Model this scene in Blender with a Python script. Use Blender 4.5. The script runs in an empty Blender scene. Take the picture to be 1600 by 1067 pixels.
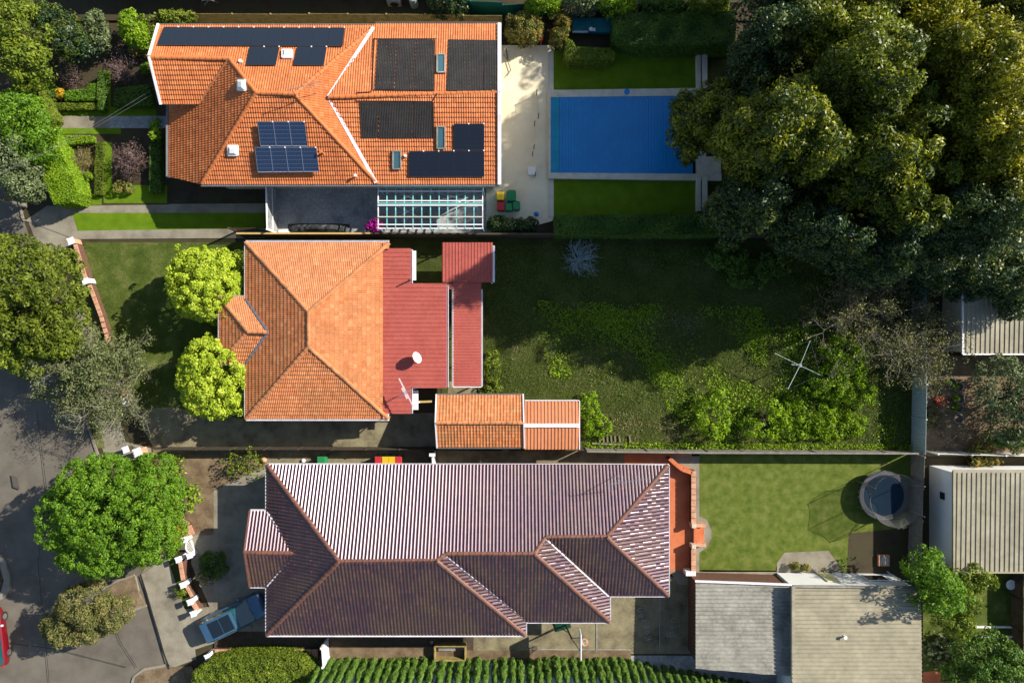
import bpy, bmesh, math, random
import numpy as np
from mathutils import Vector, Matrix
C = bpy.context.scene.collection
sc = bpy.context.scene
# ------------------------------------------------------------------ camera, world, sun, exposure
CAM_H = 50.0
FPX = 1067.0                       # focal length in photo pixels (24 mm on 36 mm at 1600 px)
cam = bpy.data.cameras.new('camera'); camo = bpy.data.objects.new('camera', cam); C.objects.link(camo)
camo.location = (0, 0, CAM_H); cam.sensor_width = 36; cam.lens = FPX/1600*36; cam.clip_start = 1; cam.clip_end = 600
sc.camera = camo
SUN_EL = math.radians(33); SUN_AZ = math.radians(64.3)      # azimuth clockwise from +Y (up in the photo)
w = bpy.data.worlds.new('World'); sc.world = w; w.use_nodes = True
nt = w.node_tree; bgn = nt.nodes['Background']
sky = nt.nodes.new('ShaderNodeTexSky'); sky.sky_type = 'NISHITA'; sky.sun_disc = False
sky.sun_elevation = SUN_EL; sky.sun_rotation = SUN_AZ; sky.air_density = 1.2; sky.ozone_density = 2.0
nt.links.new(sky.outputs[0], bgn.inputs[0]); bgn.inputs[1].default_value = 0.085
S = Vector((math.sin(SUN_AZ)*math.cos(SUN_EL), math.cos(SUN_AZ)*math.cos(SUN_EL), math.sin(SUN_EL)))
sl = bpy.data.lights.new('sun', 'SUN'); sl.energy = 5.0; sl.angle = math.radians(0.53); sl.color = (1, .93, .80)
so = bpy.data.objects.new('sun', sl); C.objects.link(so); so.rotation_euler = S.to_track_quat('Z', 'Y').to_euler(); so.location = (30, 15, 60)
vs = sc.view_settings
vs.view_transform = 'Standard'; vs.look = 'None'; vs.exposure = 0.8; vs.gamma = 1
sc.cycles.max_bounces = 6; sc.cycles.transparent_max_bounces = 12
R = random.Random(7)
# ------------------------------------------------------------------ coordinates
def P(x, y, h=0.0):
    k = (CAM_H-h)/FPX
    return Vector(((x-800)*k, -(y-533.5)*k, h))
def plane(x, y, h, dx, dy, s):
    "roof plane through pixel (x,y) at height h, falling by slope s toward world (dx,dy)"
    p = P(x, y, h); n = Vector((s*dx, s*dy, 1)).normalized()
    return (p, n)
def on(x, y, pl, off=0.0):
    p, n = pl; p = p+n*off
    d = P(x, y, 0)-Vector((0, 0, CAM_H)); o = Vector((0, 0, CAM_H))
    return o+d*((p-o).dot(n)/d.dot(n))
# ------------------------------------------------------------------ materials
def nmat(name):
    m = bpy.data.materials.new(name); m.use_nodes = True
    return m, m.node_tree, m.node_tree.nodes['Principled BSDF']
def c4(c): return (c[0], c[1], c[2], 1)
def ramp(nt, fac, stops):
    r = nt.nodes.new('ShaderNodeValToRGB'); e = r.color_ramp.elements
    while len(e) < len(stops): e.new(.5)
    for el, (p, c) in zip(e, stops): el.position = p; el.color = c4(c)
    nt.links.new(fac, r.inputs[0]); return r.outputs[0]
def noise(nt, vec, scale, detail=5, rough=.6, dist=0):
    n = nt.nodes.new('ShaderNodeTexNoise'); n.inputs['Scale'].default_value = scale
    n.inputs['Detail'].default_value = detail; n.inputs['Roughness'].default_value = rough; n.inputs['Distortion'].default_value = dist
    nt.links.new(vec, n.inputs['Vector']); return n.outputs[0]
def mth(nt, op, a, b=None, clamp=False):
    n = nt.nodes.new('ShaderNodeMath'); n.operation = op; n.use_clamp = clamp
    for i, v in enumerate((a, b)):
        if v is None: continue
        if isinstance(v, (int, float)): n.inputs[i].default_value = v
        else: nt.links.new(v, n.inputs[i])
    return n.outputs[0]
def mixc(nt, fac, a, b, mode='MIX'):
    n = nt.nodes.new('ShaderNodeMix'); n.data_type = 'RGBA'; n.blend_type = mode
    for s, v in ((n.inputs[0], fac), (n.inputs[6], a), (n.inputs[7], b)):
        if isinstance(v, (int, float)): s.default_value = v
        elif isinstance(v, tuple): s.default_value = c4(v)
        else: nt.links.new(v, s)
    return n.outputs[2]
def sep(nt, v):
    n = nt.nodes.new('ShaderNodeSeparateXYZ'); nt.links.new(v, n.inputs[0]); return n.outputs
def comb(nt, x, y, z=0.0):
    n = nt.nodes.new('ShaderNodeCombineXYZ')
    for s, v in zip(n.inputs, (x, y, z)):
        if isinstance(v, (int, float)): s.default_value = v
        else: nt.links.new(v, s)
    return n.outputs[0]
def wn(nt, v):
    n = nt.nodes.new('ShaderNodeTexWhiteNoise'); nt.links.new(v, n.inputs['Vector']); return n.outputs[0]
def bump(nt, b, h, strength, dist=.02):
    n = nt.nodes.new('ShaderNodeBump'); n.inputs['Strength'].default_value = strength; n.inputs['Distance'].default_value = dist
    nt.links.new(h, n.inputs['Height']); nt.links.new(n.outputs[0], b.inputs['Normal'])
def texco(nt, which='Object'):
    return nt.nodes.new('ShaderNodeTexCoord').outputs[which]
def mat(name, *cols, scale=1.5, rough=.8, metal=0, fine=25, fineamt=.35, bmp=.3, bs=60, spec=.3, coat=0):
    "colour ramp over coarse noise, modulated by fine noise, plus bump"
    m, nt, b = nmat(name); v = texco(nt)
    if len(cols) == 1: cols = (tuple(c*.85 for c in cols[0]), cols[0], tuple(min(1, c*1.12) for c in cols[0]))
    n = len(cols)
    base = ramp(nt, noise(nt, v, scale, 6, .62), [(.3+.4*i/(n-1), c) for i, c in enumerate(cols)])
    f = ramp(nt, noise(nt, v, fine, 4, .7), [(.3, (1-fineamt,)*3), (.7, (1+fineamt*.3,)*3)])
    nt.links.new(mixc(nt, 1.0, base, f, 'MULTIPLY'), b.inputs['Base Color'])
    b.inputs['Roughness'].default_value = rough; b.inputs['Metallic'].default_value = metal
    b.inputs['Specular IOR Level'].default_value = spec; b.inputs['Coat Weight'].default_value = coat
    if bmp: bump(nt, b, noise(nt, v, bs, 3), bmp)
    return m
def tilemat(name, cols, dark, rough=.6, spec=.35, coat=0, stint=None, darkamt=.5, blotch=.35, spots=None, spotamt=.0):
    m, nt, b = nmat(name); uv = texco(nt, 'UV'); ob = texco(nt)
    o = sep(nt, uv); fl = comb(nt, mth(nt, 'FLOOR', o[0]), mth(nt, 'FLOOR', o[1]))
    r = wn(nt, fl); n = len(cols)
    base = ramp(nt, r, [(i/(n-1), c) for i, c in enumerate(cols)])
    wz = ramp(nt, noise(nt, ob, blotch, 7, .68, .4), [(.42, (0, 0, 0)), (.66, (darkamt,)*3)])
    base = mixc(nt, wz, base, dark)
    fy = mth(nt, 'FRACT', o[1])
    edge = ramp(nt, fy, [(.0, (.45,)*3), (.14, (1,)*3), (.86, (1,)*3), (1, (.6,)*3)])     # darker along both edges of each course
    base = mixc(nt, .55, base, mixc(nt, 1.0, base, edge, 'MULTIPLY'))
    f = ramp(nt, noise(nt, ob, 9, 5, .75), [(.3, (.62,)*3), (.7, (1.15,)*3)])
    base = mixc(nt, 1.0, base, f, 'MULTIPLY')
    if spots:
        vo = nt.nodes.new('ShaderNodeTexVoronoi'); vo.inputs['Scale'].default_value = 2.2; nt.links.new(ob, vo.inputs['Vector'])
        msk = mth(nt, 'LESS_THAN', vo.outputs['Distance'], spotamt)
        base = mixc(nt, msk, base, spots)
    nt.links.new(base, b.inputs['Base Color']); b.inputs['Roughness'].default_value = rough
    b.inputs['Specular IOR Level'].default_value = spec; b.inputs['Coat Weight'].default_value = coat; b.inputs['Coat Roughness'].default_value = .38
    if stint: b.inputs['Specular Tint'].default_value = c4(stint)
    bump(nt, b, noise(nt, ob, 45, 3), .25, .01)
    return m
def leafmat(name, stops, trans=.25, rough=.55, spec=.2):
    m, nt, b = nmat(name)
    a = nt.nodes.new('ShaderNodeAttribute'); a.attribute_name = 'rnd'
    col = ramp(nt, a.outputs['Fac'], stops)
    nt.links.new(col, b.inputs['Base Color']); b.inputs['Roughness'].default_value = rough; b.inputs['Specular IOR Level'].default_value = spec
    t = nt.nodes.new('ShaderNodeBsdfTranslucent'); nt.links.new(mixc(nt, 1.0, col, (1.3, 1.35, .6), 'MULTIPLY'), t.inputs[0])
    x = nt.nodes.new('ShaderNodeMixShader'); x.inputs[0].default_value = trans
    nt.links.new(b.outputs[0], x.inputs[1]); nt.links.new(t.outputs[0], x.inputs[2])
    nt.links.new(x.outputs[0], nt.nodes['Material Output'].inputs[0])
    return m
# ------------------------------------------------------------------ objects
ORG = {}
def tag(o, label=None, cat=None, group=None, kind=None):
    for k, v in (('label', label), ('category', cat), ('group', group), ('kind', kind)):
        if v: o[k] = v
    return o
def empty(name, loc, label, cat, group=None, rz=0):
    o = bpy.data.objects.new(name, None); C.objects.link(o); o.location = loc; o.rotation_euler[2] = rz
    o.empty_display_size = .3; ORG[o.name] = Vector(loc) if rz == 0 else Vector((0, 0, 0))
    return tag(o, label, cat, group)
class MB:
    def __init__(s): s.v = []; s.f = []; s.uv = []
    def add(s, vs, fs, uvs=None):
        n = len(s.v); s.v += [tuple(v) for v in vs]
        for i, f in enumerate(fs):
            s.f.append([n+k for k in f]); s.uv.append(uvs[i] if uvs else None)
        return s
    def hexa(s, b, t):
        "b,t: four bottom / four top points, counter-clockwise from above"
        return s.add(list(b)+list(t), [(3, 2, 1, 0), (4, 5, 6, 7), (0, 1, 5, 4), (1, 2, 6, 5), (2, 3, 7, 6), (3, 0, 4, 7)],
                     [None, [(0, 0), (1, 0), (1, 1), (0, 1)], None, None, None, None])
    def box(s, c, d, rz=0, tilt=None):
        x, y, z = (k/2 for k in d); m = Matrix.Rotation(rz, 3, 'Z')
        if tilt: m = m @ Matrix.Rotation(tilt, 3, 'X')
        c = Vector(c); q = [Vector(p) for p in ((-x, -y, -z), (x, -y, -z), (x, y, -z), (-x, y, -z), (-x, -y, z), (x, -y, z), (x, y, z), (-x, y, z))]
        q = [c+m @ p for p in q]; return s.hexa(q[:4], q[4:])
    def bar(s, a, b, w, h, up=Vector((0, 0, 1))):
        a, b = Vector(a), Vector(b); d = (b-a).normalized(); sd = d.cross(up)
        if sd.length < 1e-4: sd = d.cross(Vector((1, 0, 0)))
        sd.normalize(); u = sd.cross(d).normalized(); sd *= w/2; u *= h/2
        return s.hexa([a-sd-u, a+sd-u, b+sd-u, b-sd-u], [a-sd+u, a+sd+u, b+sd+u, b-sd+u])
    def tube(s, pts, r, n=8, cap=True):
        pts = [Vector(p) for p in pts]; rr = r if isinstance(r, (list, tuple)) else [r]*len(pts); vs = []; fs = []
        for i, p in enumerate(pts):
            d = (pts[min(i+1, len(pts)-1)]-pts[max(i-1, 0)]).normalized()
            a = d.cross(Vector((0, 0, 1)));  a = a if a.length > .05 else d.cross(Vector((1, 0, 0)))
            a.normalize(); b = d.cross(a)
            vs += [p+(a*math.cos(t)+b*math.sin(t))*rr[i] for t in (2*math.pi*k/n for k in range(n))]
        for i in range(len(pts)-1):
            for k in range(n): fs.append((i*n+k, i*n+(k+1) % n, (i+1)*n+(k+1) % n, (i+1)*n+k))
        if cap: fs += [tuple(range(n-1, -1, -1)), tuple((len(pts)-1)*n+k for k in range(n))]
        return s.add(vs, fs)
    def prism(s, pts, z0, z1):
        n = len(pts); A = sum(pts[i][0]*pts[(i+1) % n][1]-pts[(i+1) % n][0]*pts[i][1] for i in range(n))
        if A < 0: pts = pts[::-1]
        v = [(p[0], p[1], z0) for p in pts]+[(p[0], p[1], z1) for p in pts]
        return s.add(v, [tuple(range(n-1, -1, -1)), tuple(range(n, 2*n))]+[(i, (i+1) % n, n+(i+1) % n, n+i) for i in range(n)])
    def ball(s, c, r, n=10, m=6, sx=1, sy=1, sz=1):
        vs = []; fs = []
        for i in range(m+1):
            t = math.pi*i/m
            for k in range(n):
                p = 2*math.pi*k/n; vs.append((c[0]+r*sx*math.sin(t)*math.cos(p), c[1]+r*sy*math.sin(t)*math.sin(p), c[2]+r*sz*math.cos(t)))
        for i in range(m):
            for k in range(n): fs.append((i*n+k, (i+1)*n+k, (i+1)*n+(k+1) % n, i*n+(k+1) % n))
        return s.add(vs, fs)
    def build(s, name, m, parent=None, label=None, cat=None, group=None, kind=None, smooth=False, origin=None):
        me = bpy.data.meshes.new(name)
        if parent is not None: org = ORG.get(parent.name, Vector((0, 0, 0)))
        elif origin is not None: org = Vector(origin)
        else:
            a = np.array(s.v); org = Vector(((a[:, 0].min()+a[:, 0].max())/2, (a[:, 1].min()+a[:, 1].max())/2, a[:, 2].min()))
        me.from_pydata([(x-org.x, y-org.y, z-org.z) for x, y, z in s.v], [], s.f)
        if any(u is not None for u in s.uv):
            ul = me.uv_layers.new(name='UVMap'); li = 0
            for f, u in zip(s.f, s.uv):
                for k in range(len(f)):
                    if u: ul.data[li].uv = u[k]
                    li += 1
        me.materials.append(m)
        if smooth: me.polygons.foreach_set('use_smooth', [True]*len(me.polygons))
        o = bpy.data.objects.new(name, me); C.objects.link(o)
        if parent is not None:
            o.parent = parent
            ORG[o.name] = org
        else: o.location = org
        return tag(o, label, cat, group, kind)
def child_of(o, parent):
    "sub-part: same origin as its part"
    o.parent = parent; return o
def copy_tree(o, parent=None):
    c = o.copy(); C.objects.link(c)
    if parent is not None: c.parent = parent
    for ch in list(o.children): copy_tree(ch, c)
    return c
def raw_mesh(name, V, F, m, rnd=None, parent=None, org=None, **kw):
    "numpy verts (n,3), quads (m,4)"
    if org is None: org = ORG.get(parent.name, Vector((0, 0, 0))) if parent is not None else Vector((V[:, 0].mean(), V[:, 1].mean(), max(0, V[:, 2].min())))
    me = bpy.data.meshes.new(name); V = (V-np.array(org)).astype(np.float32)
    me.vertices.add(len(V)); me.vertices.foreach_set('co', V.ravel())
    k = F.shape[1]; me.loops.add(F.size); me.loops.foreach_set('vertex_index', F.ravel().astype(np.int32))
    me.polygons.add(len(F)); me.polygons.foreach_set('loop_start', np.arange(0, F.size, k, dtype=np.int32))
    me.update(calc_edges=True)
    if rnd is not None:
        a = me.attributes.new('rnd', 'FLOAT', 'FACE'); a.data.foreach_set('value', rnd.astype(np.float32))
    me.materials.append(m); o = bpy.data.objects.new(name, me); C.objects.link(o)
    if parent is not None: o.parent = parent; ORG[o.name] = Vector(org)
    else: o.location = org
    return tag(o, kw.get('label'), kw.get('cat'), kw.get('group'), kw.get('kind'))
# ------------------------------------------------------------------ ground sheets
LV = [0]
def sheet(name, px, m, label=None, z=None, kind='structure', cat=None, world=False):
    LV[0] += 1; z = z if z is not None else .004*LV[0]
    pts = [Vector(p).to_3d() if world else P(*p) for p in px]
    b = MB(); n = len(pts); A = sum(pts[i].x*pts[(i+1) % n].y-pts[(i+1) % n].x*pts[i].y for i in range(n))
    if A < 0: pts = pts[::-1]
    b.add([(p.x, p.y, z) for p in pts], [tuple(range(n))])
    return b.build(name, m, label=label, kind=kind, cat=cat, origin=(0, 0, z))
def slab(name, px, h, m, label=None, kind='structure', cat=None, z0=0, parent=None):
    pts = [P(*p) for p in px]; b = MB(); b.prism([(p.x, p.y) for p in pts], z0, h)
    return b.build(name, m, parent=parent, label=label, kind=kind, cat=cat)
def rect(x0, y0, x1, y1): return [(x0, y0), (x1, y0), (x1, y1), (x0, y1)]
# ------------------------------------------------------------------ roofs
def frame(pl):
    p, n = pl; u = Vector((0, 0, 1)).cross(n)
    u = u.normalized() if u.length > 1e-5 else Vector((1, 0, 0)); v = n.cross(u).normalized()
    return p, u, v, n
def grid_face(mb, pl, polys, us, vs_, hfun, ufac, vfac, off=0.0, axis=None):
    "surface over plane pl, clipped to the pixel polygons; us/vs_: sample builders"
    p0, u, v, n = frame(pl)
    if axis is not None:                 # ribs run along the given world direction
        v = (axis-n*axis.dot(n)).normalized(); u = v.cross(n).normalized()
    for poly in polys:
        q = [on(x, y, pl, off) for x, y in poly]
        a = [((k-p0).dot(u), (k-p0).dot(v)) for k in q]
        u0, u1 = min(k[0] for k in a), max(k[0] for k in a); v0, v1 = min(k[1] for k in a), max(k[1] for k in a)
        U, UT = us(u0, u1); Vv, VT = vs_(v0, v1)
        bm = bmesh.new(); uvl = bm.loops.layers.uv.new('UVMap'); rows = []
        for j, (vv, vt) in enumerate(zip(Vv, VT)):
            rows.append([bm.verts.new(p0+u*uu+v*vv+n*(off+hfun(uu, vv, ut, vt))) for uu, ut in zip(U, UT)])
        for j in range(len(Vv)-1):
            for i in range(len(U)-1):
                f = bm.faces.new((rows[j][i], rows[j][i+1], rows[j+1][i+1], rows[j+1][i]))
                uc = (U[i]+U[i+1])/2; riser = Vv[j+1]-Vv[j] < .01
                for l, (ii, jj) in zip(f.loops, ((i, j), (i+1, j), (i+1, j+1), (i, j+1))):
                    fu = math.floor(uc/ufac)+min(.999, max(.001, U[ii]/ufac-math.floor(uc/ufac)))
                    vc = (Vv[j]+Vv[j+1])/2+ (.001 if riser else 0)
                    fv = math.floor(vc/vfac)+min(.999, max(.001, Vv[jj]/vfac-math.floor(vc/vfac)))
                    l[uvl].uv = (fu, fv)
        cen = sum(q, Vector())/len(q)
        for i in range(len(q)):
            e0, e1 = q[i], q[(i+1) % len(q)]; pn = (e1-e0).cross(n)
            if pn.length < 1e-6: continue
            pn.normalize()
            if (cen-e0).dot(pn) > 0: pn = -pn
            bmesh.ops.bisect_plane(bm, geom=bm.verts[:]+bm.edges[:]+bm.faces[:], plane_co=e0, plane_no=pn, clear_outer=True, dist=1e-5)
        bm.verts.index_update()
        mb.add([w_.co.copy() for w_ in bm.verts], [[w_.index for w_ in f.verts] for f in bm.faces], [[tuple(l[uvl].uv) for l in f.loops] for f in bm.faces])
        bm.free()
        # solid lining under the tiles
        t = [k-n*.015 for k in q]; bt = [k-n*.10 for k in q]
        up = sum(((t[i].x*t[(i+1) % len(t)].y-t[(i+1) % len(t)].x*t[i].y) for i in range(len(t))))
        if up < 0: t = t[::-1]; bt = bt[::-1]
        m_ = len(t); mb.add(t+bt, [tuple(range(m_)), tuple(range(2*m_-1, m_-1, -1))]+[(i, m_+i, m_+(i+1) % m_, (i+1) % m_) for i in range(m_)])
_rng = np.random.default_rng(3); _JIT = _rng.random((997,))
def tiles(mb, pl, polys, tw=.30, ch=.33, roll=.035, step=.035, prof='roman', off=0.0):
    k = 10 if prof == 'double' else 7
    def us(a, b):
        i0, i1 = math.floor(a/tw), math.ceil(b/tw); U = []; T = []
        for i in range(i0, i1):
            for j in range(k): U.append((i+j/k)*tw); T.append(j/k)
        U.append(i1*tw); T.append(0.0); return U, T
    def vs_(a, b):
        j0, j1 = math.floor(a/ch), math.ceil(b/ch); V_ = []; T = []
        for j in range(j0, j1): V_ += [j*ch+.0005, (j+1)*ch]; T += [0.0, 1.0]
        return V_, T
    def hf(uu, vv, ut, vt):
        if prof == 'roman': r = roll*max(0.0, math.sin(math.pi*min(1, ut/.55)))**.8 if ut < .55 else 0.0
        elif prof == 'double': r = roll*(.5-.5*math.cos(4*math.pi*ut))**1.3
        else: r = roll*(.5-.5*math.cos(2*math.pi*ut))**1.2
        j = math.floor((uu+.001)/tw); i = math.floor((vv-.01)/ch) if vt == 1 else math.floor((vv+.01)/ch)
        return r+step*(1-vt)+.009*(_JIT[(j*31+i*17) % 997]-.5)
    grid_face(mb, pl, polys, us, vs_, hf, tw, ch, off)
def ribs(mb, pl, polys, pitch=.2, height=.03, duty=.25, along=(0, 1), off=0.0):
    def us(a, b):
        i0, i1 = math.floor(a/pitch), math.ceil(b/pitch); U = []; T = []
        for i in range(i0, i1):
            for t, z in ((0, 0), (.5-duty/2-.06, 0), (.5-duty/2, 1), (.5+duty/2, 1), (.5+duty/2+.06, 0)): U.append((i+t)*pitch); T.append(z)
        U.append(i1*pitch); T.append(0); return U, T
    def vs_(a, b):
        n_ = max(1, int((b-a)/1.5)); return [a+(b-a)*i/n_ for i in range(n_+1)], [0]*(n_+1)
    grid_face(mb, pl, polys, us, vs_, lambda uu, vv, ut, vt: height*ut, pitch, 1.0, off, Vector((along[0], along[1], 0)))
def caps(mb, p0, p1, r=.13, seg=.38, lift=.02):
    "overlapping half-round ridge caps"
    p0, p1 = Vector(p0), Vector(p1); d = p1-p0; L = d.length; d.normalize(); n = max(1, round(L/seg)); s = d.cross(Vector((0, 0, 1))).normalized(); u = s.cross(d)
    for i in range(n):
        a = p0+d*(L*i/n); b = p0+d*min(L, L*(i+1)/n+.03); vs_ = []; K = 6
        jx = (R.random()-.5)*.02
        for q, rr, lf in ((a, r*1.12, lift+.012), (b, r*.96, lift)):
            vs_ += [q+s*(math.cos(math.pi*k/K)*rr+jx)+u*(math.sin(math.pi*k/K)*rr*.8+lf-.03) for k in range(K+1)]
        fs = [(k, k+1, K+2+k, K+1+k) for k in range(K)]+[tuple(range(K, -1, -1)), tuple(range(K+1, 2*K+2))]
        rr = (i+.5, R.random()*50); mb.add(vs_, fs, [[rr]*len(f) for f in fs])
def offset_poly(pts, d):
    n = len(pts); A = sum(pts[i][0]*pts[(i+1) % n][1]-pts[(i+1) % n][0]*pts[i][1] for i in range(n)); s = 1 if A > 0 else -1; out = []
    for i in range(n):
        p, c, q = Vector(pts[i-1][:2]), Vector(pts[i][:2]), Vector(pts[(i+1) % n][:2])
        e1, e2 = (c-p).normalized(), (q-c).normalized(); n1 = Vector((-e1.y, e1.x))*s; n2 = Vector((-e2.y, e2.x))*s
        b = n1+n2; b = b/max(.2, b.dot(n1)) if b.length > .01 else n1; out.append(c+b*d)
    return out
def walls(parent, px, he, m, inset=.45, name='wall', soffit=None):
    w_ = [P(x, y, he) for x, y in px]; w_ = [(p.x, p.y) for p in w_]
    b = MB(); b.prism([tuple(p) for p in offset_poly(w_, inset)], 0, he-.16); o = b.build(name, m, parent)
    if soffit: s2 = MB(); s2.prism([tuple(p) for p in offset_poly(w_, .03)], he-.155, he-.12); s2.build('soffit', soffit, parent)
    return o
def gutter(parent, segs, m, w_=.12, h=.11, name='gutter', drop=.06, out=.04):
    "segs: ((x0,y0,h0),(x1,y1,h1)) open channel along an eave"
    for a, c in segs:
        b = MB(); a, c = P(*a), P(*c); a.z -= drop; c.z -= drop; d = (c-a).normalized(); s = d.cross(Vector((0, 0, 1)))
        b.bar(a, c, w_, .03)
        for k in (-1, 1): b.bar(a+s*(k*(w_/2-.012))+Vector((0, 0, .05)), c+s*(k*(w_/2-.012))+Vector((0, 0, .05)), .022, .07)
        o = b.build(name, m, parent)
    return o
# ------------------------------------------------------------------ material library
M = {}
M['soil'] = mat('soil', (.035, .026, .014), (.06, .045, .022), (.05, .055, .02), scale=.8, fineamt=.5, bmp=.6, bs=25)
M['road'] = mat('asphalt', (.095, .082, .066), (.135, .118, .096), (.17, .148, .12), scale=.5, rough=.9, fine=70, fineamt=.25, bmp=.2, bs=120)
M['roadpatch'] = mat('dark_asphalt', (.07, .062, .052), (.10, .088, .073), scale=1.5, rough=.9, fine=70, fineamt=.3)
M['path'] = mat('concrete', (.15, .13, .10), (.24, .215, .165), (.31, .28, .215), scale=.7, rough=.9, fine=18, fineamt=.25, bmp=.15)
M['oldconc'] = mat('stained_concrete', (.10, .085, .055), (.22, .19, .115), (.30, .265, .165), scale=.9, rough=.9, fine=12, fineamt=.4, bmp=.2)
M['greyconc'] = mat('grey_concrete', (.17, .18, .19), (.33, .34, .34), (.40, .40, .385), scale=.6, rough=.85, fine=5, fineamt=.4, bmp=.15)
M['cream'] = mat('cream_paving', (.58, .52, .37), (.68, .61, .44), (.74, .68, .50), scale=.5, rough=.7, fine=30, fineamt=.12, bmp=.1)
M['coping'] = mat('pool_coping', (.45, .42, .34), (.55, .52, .43), (.62, .59, .5), scale=1.5, rough=.6, fine=30, fineamt=.2, bmp=.1)
M['kerb'] = mat('kerb_concrete', (.20, .18, .14), (.30, .27, .21), scale=2, rough=.9)
M['lawn'] = mat('lawn', (.05, .075, .014), (.09, .125, .024), (.18, .19, .06), scale=.9, rough=.95, fine=20, fineamt=.6, bmp=1, bs=55, spec=.1)
M['lawn2'] = mat('green_lawn', (.075, .11, .018), (.125, .165, .028), (.20, .215, .06), scale=1.6, rough=.95, fine=22, fineamt=.55, bmp=1, bs=55, spec=.1)
M['turf'] = mat('clipped_turf', (.085, .16, .006), (.14, .23, .012), scale=1.2, rough=.95, fine=35, fineamt=.3, bmp=1, bs=70, spec=.1)
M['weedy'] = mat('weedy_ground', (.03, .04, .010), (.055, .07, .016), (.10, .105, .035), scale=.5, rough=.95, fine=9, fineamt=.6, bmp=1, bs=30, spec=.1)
M['mulch'] = mat('mulch', (.10, .065, .035), (.19, .135, .08), (.27, .20, .125), scale=1.2, rough=.95, fine=16, fineamt=.55, bmp=.8, bs=35)
M['verge'] = mat('verge_grass', (.09, .10, .03), (.13, .145, .04), (.2, .18, .08), scale=1, rough=.95, fine=16, fineamt=.5, bmp=1, bs=45, spec=.1)
M['tile_a'] = tilemat('orange_roof_tile', [(.50, .135, .035), (.62, .19, .055), (.58, .165, .045), (.68, .23, .075)], (.27, .085, .03), darkamt=.45)
M['tile_b'] = tilemat('faded_terracotta_tile', [(.50, .16, .05), (.62, .23, .09), (.55, .19, .07), (.66, .28, .12)], (.30, .13, .05), darkamt=.5, blotch=.5)
M['tile_c'] = tilemat('mossy_orange_tile', [(.50, .15, .045), (.58, .20, .07), (.64, .25, .10)], (.30, .16, .06), darkamt=.6, blotch=.9)
M['tile_d'] = tilemat('glazed_brown_tile', [(.030, .012, .011), (.056, .021, .017), (.042, .015, .013), (.09, .036, .028)], (.10, .058, .018), rough=.34, spec=.85, coat=.2, stint=(.92, .74, 1.0), darkamt=.7, blotch=.4, spots=(.4, .38, .3), spotamt=.045)
M['ridge_a'] = mat('orange_ridge', (.50, .15, .045), (.62, .20, .065), scale=3, rough=.7)
M['ridge_b'] = mat('weathered_ridge', (.22, .13, .07), (.52, .20, .08), (.6, .27, .12), scale=2, rough=.8)
M['ridge_d'] = mat('brown_ridge', (.11, .05, .035), (.22, .085, .055), scale=2, rough=.5, spec=.5)
M['redmetal'] = mat('red_metal_roof', (.33, .07, .055), (.40, .095, .072), scale=.9, rough=.5, fine=6, fineamt=.22, bmp=0, spec=.3)
M['orangemetal'] = mat('terracotta_metal_roof', (.50, .19, .085), (.58, .24, .12), scale=.4, rough=.5, fine=3, fineamt=.12, bmp=0)
M['beigemetal'] = mat('beige_metal_roof', (.24, .215, .155), (.31, .28, .20), (.37, .335, .245), scale=.5, rough=.5, fine=2.5, fineamt=.2, bmp=0)
M['greymetal'] = mat('weathered_grey_roof', (.16, .155, .13), (.28, .27, .235), (.36, .345, .30), scale=.8, rough=.6, fine=5, fineamt=.35, bmp=0)
M['whitepaint'] = mat('white_paint', (.72, .72, .72), (.8, .8, .8), scale=1, rough=.5, fineamt=.08, bmp=0)
M['white'] = M['whitepaint']
M['gutterwhite'] = mat('white_gutter', (.75, .72, .76), scale=2, rough=.35, fineamt=.06, bmp=0, spec=.5)
M['guttergrey'] = mat('grey_gutter', (.26, .25, .26), scale=2, rough=.4, fineamt=.1, bmp=0)
M['steel'] = mat('galvanised_steel', (.42, .44, .46), scale=5, rough=.35, metal=.8, fineamt=.1, bmp=0)
M['brick'] = mat('brown_brick', (.10, .05, .035), (.18, .09, .06), scale=6, rough=.9, fine=20, fineamt=.5)
M['cream_wall'] = mat('cream_render', (.5, .45, .36), (.58, .53, .43), scale=1, rough=.85)
M['terra'] = mat('terracotta_paving', (.42, .115, .045), (.52, .15, .06), (.56, .18, .08), scale=.9, rough=.7, fine=20, fineamt=.2, bmp=.1)
M['pinkbrick'] = mat('pink_brick_capping', (.42, .20, .12), (.55, .30, .19), (.6, .36, .24), scale=3, rough=.85, fine=12, fineamt=.3)
M['timber'] = mat('aged_fence_timber', (.20, .15, .05), (.32, .25, .09), (.40, .32, .13), scale=2.5, rough=.85, fine=14, fineamt=.4)
M['darktimber'] = mat('dark_timber', (.05, .037, .025), (.09, .068, .045), scale=2.5, rough=.9, fine=14, fineamt=.4)
M['greytimber'] = mat('grey_timber', (.16, .15, .125), (.28, .265, .22), scale=2.5, rough=.9, fine=14, fineamt=.4)
M['ochre'] = mat('ochre_capping', (.50, .33, .11), (.58, .40, .15), scale=3, rough=.6)
M['colorbond'] = mat('pale_steel_fence', (.33, .40, .39), (.38, .45, .44), scale=.6, rough=.45, fineamt=.1, bmp=0)
M['black'] = mat('black_rubber', (.018, .018, .019), (.03, .03, .031), scale=4, rough=.6, fine=12, fineamt=.3, bmp=.2)
M['matblack'] = mat('pool_heating_rubber', (.028, .026, .025), (.05, .046, .043), scale=.9, rough=.5, fine=10, fineamt=.25, bmp=0)
M['tarp'] = mat('dark_tarpaulin', (.025, .03, .03), (.06, .065, .065), scale=2, rough=.5)
M['teal'] = mat('teal_painted_steel', (.16, .50, .50), (.22, .60, .58), scale=2, rough=.4, fineamt=.1, bmp=0)
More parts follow.
